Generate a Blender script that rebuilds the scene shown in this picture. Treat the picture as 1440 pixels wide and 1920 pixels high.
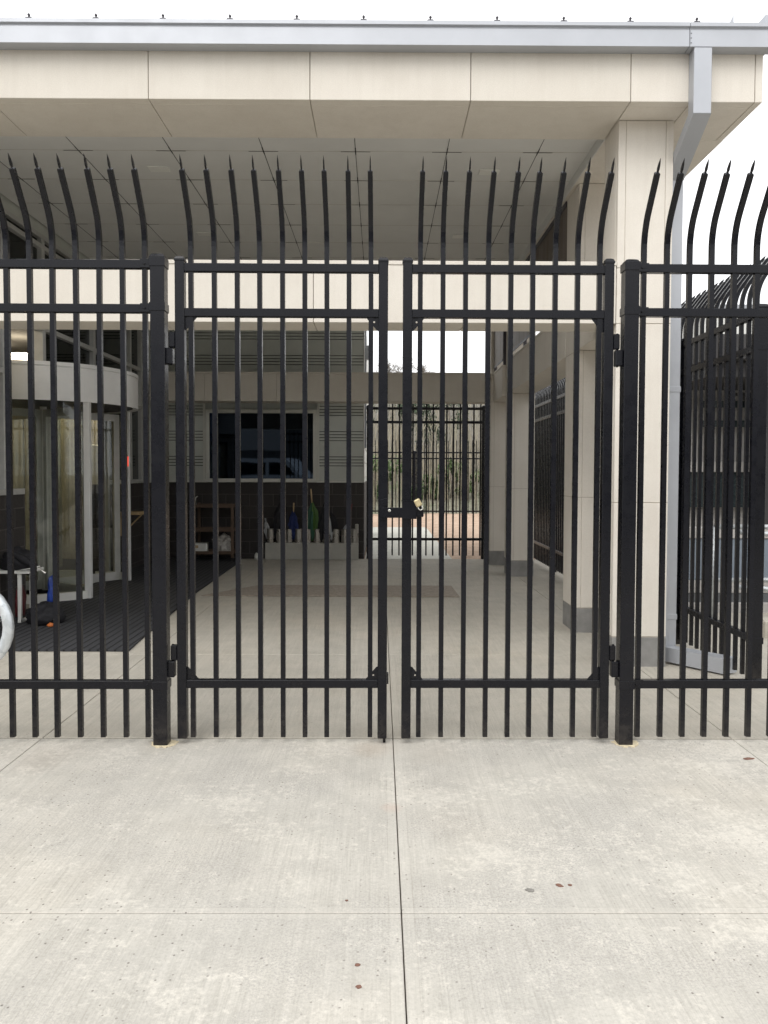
import bpy, bmesh, math, random
from math import sin, cos, pi, radians, atan, sqrt, tan
from mathutils import Vector, Matrix, noise

random.seed(7)
SC = bpy.context.scene
for o in list(bpy.data.objects):
    bpy.data.objects.remove(o)

# ------------------------------------------------------------------ camera
PITCH, YAW, ROLL = radians(2.0), 0.0055, radians(0.18)
camd = bpy.data.cameras.new('camera')
cam = bpy.data.objects.new('camera', camd)
SC.collection.objects.link(cam)
cam.location = (0, 0, 1.48)
fw = Vector((sin(YAW)*cos(PITCH), cos(YAW)*cos(PITCH), -sin(PITCH)))
r0 = Vector((cos(YAW), -sin(YAW), 0)); u0 = r0.cross(fw)
rr = r0*cos(ROLL) + u0*sin(ROLL); uu = -r0*sin(ROLL) + u0*cos(ROLL)
cam.rotation_euler = Matrix((rr, uu, -fw)).transposed().to_euler()
camd.sensor_fit = 'VERTICAL'
camd.sensor_height = 24.0
camd.lens = 24.0*1442.0/1920.0
camd.shift_y = (936.0-960.0)/1920.0
camd.clip_start = 0.05
camd.clip_end = 2000.0
SC.camera = cam

# ------------------------------------------------------------------ world, sun, exposure
SUN_EL, SUN_ROT = radians(50), radians(205)
CLOUD = 8.3
W = bpy.data.worlds.new("World"); SC.world = W; W.use_nodes = True
nt = W.node_tree; nt.nodes.clear()
sky = nt.nodes.new('ShaderNodeTexSky'); sky.sky_type = 'NISHITA'; sky.sun_disc = False
sky.sun_elevation = SUN_EL; sky.sun_rotation = SUN_ROT
sky.dust_density = 6.0; sky.air_density = 1.0; sky.ozone_density = 1.0
hs = nt.nodes.new('ShaderNodeHueSaturation'); hs.inputs['Saturation'].default_value = 0.10
bg = nt.nodes.new('ShaderNodeBackground'); bg.inputs['Strength'].default_value = 0.15
wo = nt.nodes.new('ShaderNodeOutputWorld')
# overcast: a bright, nearly even cloud deck covers the clear sky
tcw = nt.nodes.new('ShaderNodeTexCoord'); cn = nt.nodes.new('ShaderNodeTexNoise'); cn.inputs['Scale'].default_value = 1.6; cn.inputs['Detail'].default_value = 5
cr = nt.nodes.new('ShaderNodeValToRGB'); cr.color_ramp.elements[0].position = 0.3; cr.color_ramp.elements[1].position = 0.7
cr.color_ramp.elements[0].color = (0.90, 0.92, 0.95, 1); cr.color_ramp.elements[1].color = (1, 1, 1, 1)
cm = nt.nodes.new('ShaderNodeVectorMath'); cm.operation = 'SCALE'; cm.inputs['Scale'].default_value = CLOUD
mxw = nt.nodes.new('ShaderNodeMix'); mxw.data_type = 'RGBA'; mxw.inputs[0].default_value = 0.9
nt.links.new(tcw.outputs['Generated'], cn.inputs['Vector']); nt.links.new(cn.outputs[0], cr.inputs[0]); nt.links.new(cr.outputs[0], cm.inputs[0])
nt.links.new(sky.outputs[0], hs.inputs['Color']); nt.links.new(hs.outputs[0], mxw.inputs[6]); nt.links.new(cm.outputs[0], mxw.inputs[7])
nt.links.new(mxw.outputs[2], bg.inputs['Color'])
nt.links.new(bg.outputs[0], wo.inputs['Surface'])
sl = bpy.data.lights.new('sun', 'SUN'); sl.energy = 1.1; sl.angle = radians(40); sl.color = (1.0, 0.965, 0.92)
sun = bpy.data.objects.new('sun', sl); SC.collection.objects.link(sun)
# nishita: rotation 0 = +Y, clockwise seen from above
sd = Vector((sin(SUN_ROT)*cos(SUN_EL), cos(SUN_ROT)*cos(SUN_EL), sin(SUN_EL)))
sun.rotation_euler = sd.to_track_quat('Z', 'Y').to_euler()
SC.view_settings.view_transform = 'Standard'
SC.view_settings.look = 'None'
SC.view_settings.gamma = 1.0
SC.view_settings.exposure = 0.52
SC.view_settings.use_curve_mapping = False
SC.cycles.max_bounces = 10
SC.cycles.diffuse_bounces = 5
SC.cycles.glossy_bounces = 4
SC.cycles.transparent_max_bounces = 24
SC.cycles.use_denoising = True

# ------------------------------------------------------------------ helpers
COL = SC.collection
def tag(o, label=None, cat=None, group=None, kind=None):
    if label: o['label'] = label
    if cat: o['category'] = cat
    if group: o['group'] = group
    if kind: o['kind'] = kind
    return o
def empty(name, loc=(0, 0, 0), rz=0.0, label=None, cat=None, group=None):
    o = bpy.data.objects.new(name, None); COL.objects.link(o)
    o.location = loc; o.rotation_euler = (0, 0, rz); o.empty_display_size = 0.1
    return tag(o, label, cat, group)
def copy_tree(o, parent=None):
    c = o.copy(); COL.objects.link(c)
    if parent is not None: c.parent = parent
    for ch in list(o.children): copy_tree(ch, c)
    return c

class MB:
    """collects faces; build() links ONE mesh object"""
    def __init__(s): s.bm = bmesh.new()
    def box(s, x0, x1, y0, y1, z0, z1, bev=0.0, mi=0):
        vs = [s.bm.verts.new((x, y, z)) for z in (z0, z1) for y in (y0, y1) for x in (x0, x1)]
        F = []
        for f in ((0, 2, 3, 1), (4, 5, 7, 6), (0, 1, 5, 4), (2, 6, 7, 3), (0, 4, 6, 2), (1, 3, 7, 5)):
            fc = s.bm.faces.new([vs[i] for i in f]); fc.material_index = mi; F.append(fc)
        if bev > 0:
            es = list({e for f in F for e in f.edges})
            r = bmesh.ops.bevel(s.bm, geom=es, offset=bev, segments=1, affect='EDGES', profile=0.5)
            for f in r['faces']: f.material_index = mi
        return vs
    def prism(s, pts, axis, a0, a1, mi=0):
        """pts in the plane normal to axis ('x': (y,z), 'y': (x,z), 'z': (x,y))"""
        def P(p, a):
            return (a, p[0], p[1]) if axis == 'x' else ((p[0], a, p[1]) if axis == 'y' else (p[0], p[1], a))
        A = [s.bm.verts.new(P(p, a0)) for p in pts]; B = [s.bm.verts.new(P(p, a1)) for p in pts]
        n = len(pts)
        for f in ([A[::-1], B] + [[A[i], A[(i+1) % n], B[(i+1) % n], B[i]] for i in range(n)]):
            fc = s.bm.faces.new(f); fc.material_index = mi
    def tube(s, pts, r, seg=10, caps=True, closed=False, mi=0):
        pts = [Vector(p) for p in pts]; n = len(pts); rings = []
        rs = r if isinstance(r, (list, tuple)) else [r]*n
        up = None
        for i, p in enumerate(pts):
            a = pts[(i-1) % n] if (closed or i > 0) else p
            b = pts[(i+1) % n] if (closed or i < n-1) else p
            t = (b-a).normalized()
            if up is None:
                up = Vector((0, 0, 1)) if abs(t.z) < 0.9 else Vector((0, 1, 0))
            x = up.cross(t).normalized(); y = t.cross(x).normalized(); up = y
            rings.append([s.bm.verts.new(p + (x*cos(2*pi*k/seg)+y*sin(2*pi*k/seg))*rs[i]) for k in range(seg)])
        m = n if closed else n-1
        for i in range(m):
            A, B = rings[i], rings[(i+1) % n]
            for k in range(seg):
                f = s.bm.faces.new([A[k], A[(k+1) % seg], B[(k+1) % seg], B[k]]); f.smooth = True; f.material_index = mi
        if caps and not closed:
            s.bm.faces.new(rings[0][::-1]).material_index = mi; s.bm.faces.new(rings[-1]).material_index = mi
    def sweep(s, secs, mi=0):
        """secs: list of vertex-loops (same count)"""
        R = [[s.bm.verts.new(p) for p in sec] for sec in secs]
        n = len(R[0])
        for A, B in zip(R, R[1:]):
            for k in range(n):
                s.bm.faces.new([A[k], A[(k+1) % n], B[(k+1) % n], B[k]]).material_index = mi
        s.bm.faces.new(R[0][::-1]).material_index = mi; s.bm.faces.new(R[-1]).material_index = mi
    def lathe(s, prof, cx=0, cy=0, seg=24, a0=0, a1=2*pi, mi=0):
        full = abs(a1-a0-2*pi) < 1e-6
        m = seg if full else seg+1
        def ring(r, z): return [s.bm.verts.new((cx+r*cos(a0+(a1-a0)*k/seg), cy+r*sin(a0+(a1-a0)*k/seg), z)) for k in range(m)]
        for p, q in zip(prof, prof[1:]):
            A, B = ring(*p), ring(*q)
            for k in range(seg):
                k2 = (k+1) % m
                f = s.bm.faces.new([A[k], A[k2], B[k2], B[k]]); f.smooth = True; f.material_index = mi
    def knob(s, x, y, z, r, h, seg=12, mi=0):
        """small round bolt head facing -y"""
        R = [[s.bm.verts.new((x+q*cos(2*pi*k/seg), y-d, z+q*sin(2*pi*k/seg))) for k in range(seg)] for q, d in ((r, 0), (r, h*.5), (r*.6, h))]
        for A, B in zip(R, R[1:]):
            for k in range(seg): s.bm.faces.new([A[k], A[(k+1) % seg], B[(k+1) % seg], B[k]]).material_index = mi
        s.bm.faces.new(R[-1]).material_index = mi
    def quad(s, pts, mi=0):
        f = s.bm.faces.new([s.bm.verts.new(p) for p in pts]); f.material_index = mi
    def build(s, name, mat, parent=None, label=None, recalc=True):
        if recalc: bmesh.ops.recalc_face_normals(s.bm, faces=s.bm.faces)
        me = bpy.data.meshes.new(name); s.bm.to_mesh(me); s.bm.free()
        for m in (mat if isinstance(mat, (list, tuple)) else [mat]): me.materials.append(m)
        o = bpy.data.objects.new(name, me); COL.objects.link(o)
        if parent is not None: o.parent = parent
        if label: o['label'] = label
        return o
def mb(): return MB()
def part(name, mat, parent, *boxes, bev=0.0, label=None):
    b = MB()
    for q in boxes: b.box(*q, bev=bev)
    return b.build(name, mat, parent, label)

# ------------------------------------------------------------------ materials
def srgb(r, g, b):
    f = lambda c: (c/255/12.92) if c/255 <= 0.04045 else ((c/255+0.055)/1.055)**2.4
    return (f(r), f(g), f(b), 1)
class NB:
    def __init__(s, name):
        s.m = bpy.data.materials.new(name); s.m.use_nodes = True
        s.t = s.m.node_tree; s.n = s.t.nodes; s.l = s.t.links
        s.p = s.n['Principled BSDF']
        s.geo = s.n.new('ShaderNodeNewGeometry')
    def set(s, base=None, rough=None, metal=None, spec=None):
        if base is not None:
            if hasattr(base, 'links') or hasattr(base, 'is_output'): s.l.new(base, s.p.inputs['Base Color'])
            else: s.p.inputs['Base Color'].default_value = base if len(base) == 4 else (*base, 1)
        if rough is not None:
            if hasattr(rough, 'is_output'): s.l.new(rough, s.p.inputs['Roughness'])
            else: s.p.inputs['Roughness'].default_value = rough
        if metal is not None: s.p.inputs['Metallic'].default_value = metal
        if spec is not None: s.p.inputs['Specular IOR Level'].default_value = spec
        return s
    def map(s, scale=(1, 1, 1), loc=(0, 0, 0), rot=(0, 0, 0), src=None):
        mp = s.n.new('ShaderNodeMapping')
        mp.inputs['Scale'].default_value = scale; mp.inputs['Location'].default_value = loc; mp.inputs['Rotation'].default_value = rot
        s.l.new(src or s.geo.outputs['Position'], mp.inputs['Vector']); return mp.outputs[0]
    def noise(s, scale, detail=3, rough=0.5, vec=None, dist=0.0):
        n = s.n.new('ShaderNodeTexNoise'); n.inputs['Scale'].default_value = scale
        n.inputs['Detail'].default_value = detail; n.inputs['Roughness'].default_value = rough
        n.inputs['Distortion'].default_value = dist
        s.l.new(vec or s.geo.outputs['Position'], n.inputs['Vector']); return n.outputs[0]
    def voro(s, scale, vec=None, feature='F1', out='Distance', rnd=1.0):
        n = s.n.new('ShaderNodeTexVoronoi'); n.inputs['Scale'].default_value = scale; n.feature = feature
        n.inputs['Randomness'].default_value = rnd
        s.l.new(vec or s.geo.outputs['Position'], n.inputs['Vector']); return n.outputs[out]
    def ramp(s, fac, stops, interp='LINEAR'):
        r = s.n.new('ShaderNodeValToRGB'); r.color_ramp.interpolation = interp
        el = r.color_ramp.elements
        while len(el) < len(stops): el.new(0.5)
        for e, (p, c) in zip(el, stops):
            e.position = p; e.color = c if isinstance(c, tuple) else (c, c, c, 1)
        s.l.new(fac, r.inputs[0]); return r.outputs[0]
    def mix(s, fac, a, b, mode='MIX'):
        m = s.n.new('ShaderNodeMix'); m.data_type = 'RGBA'; m.blend_type = mode
        for sock, v in ((m.inputs[0], fac), (m.inputs[6], a), (m.inputs[7], b)):
            if hasattr(v, 'is_output'): s.l.new(v, sock)
            else: sock.default_value = v
        return m.outputs[2]
    def math(s, op, a, b=0.0, c=None):
        m = s.n.new('ShaderNodeMath'); m.operation = op
        for sock, v in zip(m.inputs, (a, b, c)):
            if v is None: continue
            if hasattr(v, 'is_output'): s.l.new(v, sock)
            else: sock.default_value = v
        return m.outputs[0]
    def sep(s, vec=None):
        n = s.n.new('ShaderNodeSeparateXYZ'); s.l.new(vec or s.geo.outputs['Position'], n.inputs[0]); return n.outputs
    def bump(s, h, strength=0.3, dist=0.01):
        b = s.n.new('ShaderNodeBump'); b.inputs['Strength'].default_value = strength; b.inputs['Distance'].default_value = dist
        s.l.new(h, b.inputs['Height']); s.l.new(b.outputs[0], s.p.inputs['Normal']); return s

M = {}
def simple(name, col, rough=0.5, metal=0.0, var=0.12, scale=8.0, bump=0.0, bscale=60, spec=None, detail=4):
    b = NB(name)
    c = tuple(col[:3])
    hi = tuple(min(1, v*(1+var)) for v in c)+(1,); lo = tuple(v*(1-var) for v in c)+(1,)
    n = b.noise(scale, detail, 0.6)
    b.set(base=b.ramp(n, [(0.3, lo), (0.7, hi)]), metal=metal, spec=spec)
    rn = b.noise(scale*2.3, 3)
    b.set(rough=b.ramp(rn, [(0.3, max(0.02, rough-0.07)), (0.7, min(1, rough+0.07))]))
    if bump: b.bump(b.noise(bscale, 3), bump, 0.004)
    M[name] = b.m; return b.m

# black powder-coated steel
b = NB('black_paint')
xyz = b.sep()
n1 = b.noise(3.0, 4, 0.6); n2 = b.noise(140.0, 3, 0.6); n3 = b.noise(22, 6, 0.75)
col = b.ramp(n1, [(0.3, (0.0018, 0.0021, 0.0045, 1)), (0.75, (0.0034, 0.0038, 0.0068, 1))])
# thin dust, heavier close to the ground, and a few scuffs
dust = b.math('MULTIPLY', b.ramp(xyz[2], [(0.0, 0.22), (0.22, 0.025), (1.0, 0.006)]), b.ramp(n3, [(0.40, 0.15), (0.65, 1.0)]))
col = b.mix(dust, col, (0.16, 0.14, 0.115, 1))
scuff = b.ramp(b.noise(1.0, 5, 0.8, vec=b.map((60, 60, 9))), [(0.735, 0.0), (0.76, 0.5)])
col = b.mix(scuff, col, (0.12, 0.12, 0.12, 1))
b.set(base=col, rough=b.ramp(b.noise(14, 5, 0.7), [(0.3, 0.22), (0.75, 0.36)]), spec=0.30)
b.bump(n2, 0.06, 0.001); M['black'] = b.m

# foreground concrete ----------------------------------------------------------
def concrete(name, tint, light, broomdir=0.06, blotch=True):
    b = NB(name)
    xyz = b.sep()
    big = b.noise(0.9, 4, 0.55)
    mid = b.noise(4.5, 7, 0.7)
    fine = b.noise(75, 6, 0.85)
    L_ = light
    col = b.ramp(mid, [(0.28, tuple(v*0.86*L_ for v in tint)+(1,)), (0.5, tuple(v*0.98*L_ for v in tint)+(1,)), (0.74, tuple(v*1.09*L_ for v in tint)+(1,))])
    tone = b.ramp(big, [(0.3, (0.95, 0.955, 0.96, 1)), (0.52, (1.0, 0.997, 0.99, 1)), (0.7, (1.035, 1.015, 0.985, 1))])
    col = b.mix(1.0, col, tone, 'MULTIPLY')
    # broom streaks running roughly away from the viewer
    st = b.noise(1.0, 7, 0.8, vec=b.map((150, 3.2, 1), rot=(0, 0, broomdir)))
    st2 = b.noise(1.0, 5, 0.75, vec=b.map((34, 0.9, 1), rot=(0, 0, -broomdir*2.5), loc=(3, 7, 0)))
    stm = b.ramp(b.noise(1.3, 3, 0.5), [(0.36, 0.15), (0.60, 1.0)])
    stc = b.mix(stm, (1, 1, 1, 1), b.ramp(st, [(0.32, (0.74, 0.735, 0.72, 1)), (0.5, (0.99, 0.99, 0.99, 1)), (0.70, (1.16, 1.16, 1.16, 1))]))
    col = b.mix(0.85, col, stc, 'MULTIPLY')
    col = b.mix(0.6, col, b.ramp(st2, [(0.36, (0.90, 0.90, 0.89, 1)), (0.64, (1.08, 1.08, 1.08, 1))]), 'MULTIPLY')
    col = b.mix(1.0, col, b.ramp(fine, [(0.30, (0.78, 0.775, 0.76, 1)), (0.5, (1, 1, 1, 1)), (0.72, (1.13, 1.13, 1.13, 1))]), 'MULTIPLY')
    if blotch:
        # pale worn flakes, clustered, mostly on the right-hand slabs
        clus = b.noise(2.1, 5, 0.7, vec=b.map(loc=(5, 2, 0)))
        bl = b.math('ADD', b.math('MULTIPLY', b.noise(26, 6, 0.78, dist=0.25), 0.55), b.math('MULTIPLY', clus, 0.45))
        side = b.ramp(b.math('MULTIPLY_ADD', xyz[0], 0.22, 0.5), [(0.30, -0.035), (0.55, 0.0), (0.9, 0.035)])
        blm = b.ramp(b.math('ADD', bl, side), [(0.525, 0.0), (0.565, 0.5), (0.61, 0.9)])
        blm = b.math('MULTIPLY', blm, b.ramp(fine, [(0.35, 0.35), (0.6, 1.0)]))
        col = b.mix(blm, col, (min(1, tint[0]*1.30*light), min(1, tint[1]*1.29*light), min(1, tint[2]*1.27*light), 1))
        # grey exposed aggregate, mostly left
        ag = b.math('MULTIPLY', b.ramp(b.noise(1.7, 4, 0.6, vec=b.map(loc=(1, 9, 0))), [(0.42, 0.0), (0.60, 0.7)]), b.ramp(b.noise(120, 4, 0.8), [(0.42, 1.0), (0.52, 0.0)]))
        col = b.mix(ag, col, (0.30, 0.285, 0.265, 1))
        # rusty and dark stains under the gate
        for (sx_, sy_, sr_, c_, am) in ((-0.02, 4.08, 0.16, (0.40, 0.30, 0.21, 1), 0.35), (0.30, 4.02, 0.20, (0.38, 0.34, 0.29, 1), 0.35), (0.06, 3.35, 0.06, (0.50, 0.33, 0.25, 1), 0.5), (-1.18, 4.10, 0.15, (0.32, 0.29, 0.24, 1), 0.4), (1.34, 4.08, 0.16, (0.32, 0.29, 0.24, 1), 0.4), (-1.75, 3.9, 0.25, (0.36, 0.31, 0.26, 1), 0.3)):
            dx_ = b.math('SUBTRACT', xyz[0], sx_); dy_ = b.math('SUBTRACT', xyz[1], sy_)
            dd = b.math('SQRT', b.math('ADD', b.math('MULTIPLY', dx_, dx_), b.math('MULTIPLY', dy_, dy_)))
            dd = b.math('ADD', b.math('DIVIDE', dd, sr_), b.math('MULTIPLY', b.math('SUBTRACT', mid, 0.5), 1.6))
            col = b.mix(b.ramp(dd, [(0.2, am*0.7), (1.0, 0.0)]), col, c_)
    # tooled margins beside the joints
    for ax, pos_, wdt in ((0, 0.077, 0.045), (0, 1.97, 0.04), (0, -1.87, 0.05), (1, 2.535, 0.035), (1, 4.225, 0.03)):
        d = b.math('ABSOLUTE', b.math('SUBTRACT', b.math('ADD', xyz[ax], b.math('MULTIPLY', b.math('SUBTRACT', mid, 0.5), 0.012)), pos_))
        t = b.math('DIVIDE', d, wdt)
        col = b.mix(b.ramp(t, [(0.80, 0.28), (0.97, 0.0)]), col, (tint[0]*1.06*light, tint[1]*1.06*light, tint[2]*1.05*light, 1))
        ln = b.math('MULTIPLY', b.ramp(t, [(0.88, 0.0), (0.95, 0.45), (1.0, 0.0)]), b.ramp(b.noise(3.0, 3), [(0.42, 0.0), (0.6, 1.0)]))
        col = b.mix(ln, col, (0.26, 0.235, 0.20, 1))
    # small pits and grit
    v = b.voro(48, feature='F1'); vc = b.voro(48, feature='F1', out='Color')
    vcs = b.sep(vc)
    pit = b.math('MULTIPLY', b.ramp(v, [(0.14, 1.0), (0.22, 0.0)]), b.ramp(vcs[0], [(0.80, 0.0), (0.84, 1.0)]))
    pit = b.math('MULTIPLY', pit, b.ramp(b.noise(1.1, 3), [(0.40, 0.2), (0.55, 1.0)]))
    col = b.mix(b.math('MULTIPLY', pit, 0.75), col, (0.13, 0.115, 0.10, 1))
    # a few rusty marks
    rs = b.ramp(b.noise(2.2, 4, 0.6, vec=b.map(loc=(11, 4, 2))), [(0.70, 0.0), (0.80, 0.35)])
    col = b.mix(rs, col, (0.42, 0.31, 0.22, 1))
    b.set(base=col, rough=0.88)
    h = b.math('ADD', b.math('MULTIPLY', st, 0.5), b.math('ADD', b.math('MULTIPLY', fine, 0.5), b.math('MULTIPLY', pit, -1.2)))
    b.bump(h, 0.35, 0.004)
    M[name] = b.m
concrete('concrete', (0.485, 0.462, 0.415), 0.96)
concrete('concrete_in', (0.46, 0.430, 0.372), 0.95, 0.0, blotch=False)
concrete('concrete_far', (0.55, 0.54, 0.48), 1.0, 0.0, blotch=False)

# cream cast stone
b = NB('cream_stone')
xyz = b.sep()
n = b.noise(3, 5, 0.6); f = b.noise(160, 3, 0.7)
drip = b.noise(1.0, 5, 0.65, vec=b.map((14, 14, 0.8)))
col = b.ramp(n, [(0.3, (0.665, 0.618, 0.552, 1)), (0.7, (0.715, 0.672, 0.605, 1))])
wn = b.n.new('ShaderNodeTexWhiteNoise'); wn.noise_dimensions = '1D'
b.l.new(b.math('FLOOR', b.math('DIVIDE', b.math('ADD', xyz[0], 0.503), 1.1395)), wn.inputs['W'])
col = b.mix(1.0, col, b.ramp(wn.outputs[0], [(0.0, (0.95, 0.95, 0.94, 1)), (1.0, (1.02, 1.02, 1.02, 1))]), 'MULTIPLY')
col = b.mix(0.7, col, b.ramp(f, [(0.3, (0.88, 0.88, 0.87, 1)), (0.7, (1.07, 1.07, 1.07, 1))]), 'MULTIPLY')
col = b.mix(0.28, col, b.ramp(drip, [(0.30, (0.88, 0.87, 0.85, 1)), (0.55, (1.02, 1.02, 1.02, 1))]), 'MULTIPLY')
b.set(base=col, rough=0.85).bump(f, 0.2, 0.002); M['cream'] = b.m
simple('seam_sealant', (0.40, 0.36, 0.30), 0.9)
simple('plinth_stone', (0.24, 0.235, 0.225), 0.85, var=0.2, scale=6, bump=0.2)
simple('ceiling_panel', (0.66, 0.66, 0.64), 0.75, var=0.04, scale=2)
simple('joint_dark', (0.02, 0.02, 0.018), 0.9)
simple('joint_soil', (0.16, 0.12, 0.095), 0.95)
simple('gutter_metal', (0.43, 0.445, 0.475), 0.42, metal=0.35, var=0.04, scale=3)
simple('roof_metal', (0.33, 0.34, 0.36), 0.45, metal=0.4)
simple('dark_metal', (0.07, 0.065, 0.075), 0.5, metal=0.3)
simple('siding', (0.55, 0.57, 0.53), 0.55, var=0.05, scale=3)
simple('siding_trim', (0.62, 0.62, 0.57), 0.5, var=0.05)
simple('frame_alu', (0.50, 0.50, 0.48), 0.4, metal=0.25, var=0.08)
simple('drum_alu', (0.78, 0.78, 0.77), 0.38, metal=0.1, var=0.05, scale=4)
simple('white_paint', (0.74, 0.74, 0.70), 0.5, var=0.06)
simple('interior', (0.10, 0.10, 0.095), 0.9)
simple('tan_wall', (0.40, 0.365, 0.29), 0.6, var=0.25, scale=4)
simple('interior_floor', (0.24, 0.21, 0.17), 0.5)
simple('rubber_black', (0.012, 0.012, 0.014), 0.75, bump=0.2, bscale=200)
simple('runner_brown', (0.29, 0.25, 0.205), 0.95, var=0.25, scale=30)
simple('cart_brown', (0.11, 0.07, 0.045), 0.55, var=0.2)
simple('steel', (0.40, 0.38, 0.35), 0.28, metal=0.75, var=0.05, scale=2)
simple('box_white', (0.42, 0.41, 0.37), 0.7, var=0.08, scale=5)
simple('cloth_black', (0.008, 0.008, 0.011), 0.75, var=0.3, scale=30)
simple('cloth_navy', (0.006, 0.018, 0.10), 0.7)
simple('cloth_blue', (0.008, 0.04, 0.26), 0.35, var=0.4, scale=20)
simple('cloth_green', (0.015, 0.08, 0.045), 0.55)
simple('cloth_lime', (0.05, 0.12, 0.018), 0.55)
simple('cloth_grey', (0.36, 0.37, 0.38), 0.6)
simple('wood_light', (0.50, 0.36, 0.20), 0.5, var=0.2, scale=40)
simple('brass', (0.56, 0.47, 0.28), 0.42, metal=0.55, var=0.15, scale=60)
simple('zinc', (0.60, 0.59, 0.55), 0.3, metal=0.9)
simple('cord_red', (0.10, 0.012, 0.015), 0.6)
simple('orange_pack', (0.55, 0.16, 0.04), 0.5)
simple('leaf_brown', (0.17, 0.085, 0.06), 0.8, var=0.3, scale=50)
simple('leaf_grey', (0.20, 0.19, 0.17), 0.85, var=0.2, scale=50)
simple('grout', (0.60, 0.52, 0.36), 0.9, var=0.25, scale=60, bump=0.4)
simple('cart_grey', (0.11, 0.115, 0.12), 0.7)
simple('bluegrey_panel', (0.20, 0.235, 0.28), 0.45, var=0.06)
simple('light_panel', (0.42, 0.40, 0.38), 0.6, var=0.06)
simple('pavilion_dark', (0.035, 0.033, 0.033), 0.6)
simple('teal_dark', (0.03, 0.042, 0.045), 0.25)
simple('bag_clear', (0.38, 0.36, 0.33), 0.25, var=0.3, scale=25)
# galvanised
b = NB('galvanised')
v = b.voro(38, out='Color'); vs = b.sep(v)
b.set(base=b.ramp(vs[0], [(0.0, (0.50, 0.53, 0.55, 1)), (1.0, (0.68, 0.71, 0.73, 1))]), rough=b.ramp(b.noise(20, 4), [(0.3, 0.38), (0.7, 0.55)]), metal=0.75)
b.bump(b.noise(40, 4), 0.12, 0.002); M['galv'] = b.m
# dark ribbed entrance mat
b = NB('ribbed_mat')
x = b.sep()[0]
w = b.math('PINGPONG', b.math('MULTIPLY', x, 1.0), 0.035)
rb = b.ramp(b.math('MULTIPLY', w, 28.5), [(0.0, 0.0), (0.16, 0.0), (0.34, 1.0)])
nz = b.noise(260, 3, 0.8); nb = b.noise(2.0, 4)
c = b.mix(rb, (0.006, 0.006, 0.007, 1), (0.036, 0.037, 0.041, 1))
c = b.mix(0.9, c, b.ramp(nz, [(0.3, (0.5, 0.5, 0.5, 1)), (0.7, (1.5, 1.5, 1.5, 1))]), 'MULTIPLY')
c = b.mix(0.7, c, b.ramp(nb, [(0.3, (0.8, 0.8, 0.8, 1)), (0.7, (1.2, 1.2, 1.2, 1))]), 'MULTIPLY')
b.set(base=c, rough=0.95).bump(b.math('ADD', rb, b.math('MULTIPLY', nz, 0.3)), 0.8, 0.006); M['mat'] = b.m
# dark masonry
def masonry(name, swap):
    b = NB(name)
    s = b.sep()
    cmb = b.n.new('ShaderNodeCombineXYZ')
    b.l.new(s[1 if swap else 0], cmb.inputs[0]); b.l.new(b.math('ADD', s[2], -0.083), cmb.inputs[1])
    br = b.n.new('ShaderNodeTexBrick'); br.offset = 0.5
    br.inputs['Scale'].default_value = 1.0; br.inputs['Brick Width'].default_value = 0.406
    br.inputs['Row Height'].default_value = 0.203; br.inputs['Mortar Size'].default_value = 0.006
    br.inputs['Mortar Smooth'].default_value = 0.3
    br.inputs['Color1'].default_value = (0.030, 0.026, 0.025, 1); br.inputs['Color2'].default_value = (0.044, 0.038, 0.036, 1)
    br.inputs['Mortar'].default_value = (0.085, 0.078, 0.072, 1)
    b.l.new(cmb.outputs[0], br.inputs['Vector'])
    n = b.noise(70, 4, 0.8)
    c = b.mix(0.9, br.outputs[0], b.ramp(n, [(0.3, (0.55, 0.55, 0.55, 1)), (0.7, (1.5, 1.5, 1.5, 1))]), 'MULTIPLY')
    b.set(base=c, rough=0.75)
    b.bump(b.math('SUBTRACT', b.math('MULTIPLY', n, 0.5), br.outputs['Fac']), 0.5, 0.006)
    M[name] = b.m
masonry('masonry_x', False); masonry('masonry_y', True)
# glass: mirror-like sheet one can look through
def glass(name, tint, refl=0.0, fres=1.5, gcol=(0.9, 0.93, 0.93, 1)):
    b = NB(name)
    tr = b.n.new('ShaderNodeBsdfTransparent'); tr.inputs[0].default_value = tint
    gl = b.n.new('ShaderNodeBsdfGlossy'); gl.inputs['Roughness'].default_value = 0.02
    gl.inputs['Color'].default_value = gcol
    fr = b.n.new('ShaderNodeFresnel'); fr.inputs[0].default_value = fres
    fac = b.math('MINIMUM', b.math('ADD', fr.outputs[0], refl), 1.0)
    mx = b.n.new('ShaderNodeMixShader'); b.l.new(fac, mx.inputs[0])
    b.l.new(tr.outputs[0], mx.inputs[1]); b.l.new(gl.outputs[0], mx.inputs[2])
    nz = b.noise(1.2, 2); bp = b.n.new('ShaderNodeBump'); bp.inputs['Strength'].default_value = 0.05; bp.inputs['Distance'].default_value = 0.02
    b.l.new(nz, bp.inputs['Height']); b.l.new(bp.outputs[0], gl.inputs['Normal'])
    b.l.new(mx.outputs[0], b.n['Material Output'].inputs['Surface'])
    M[name] = b.m
glass('glass_clear', (0.84, 0.86, 0.82, 1), 0.02)
glass('glass_dark', (0.16, 0.18, 0.19, 1), 0.015)
glass('glass_navy', (0.05, 0.07, 0.13, 1), 0.0, gcol=(0.55, 0.72, 0.95, 1))
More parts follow.
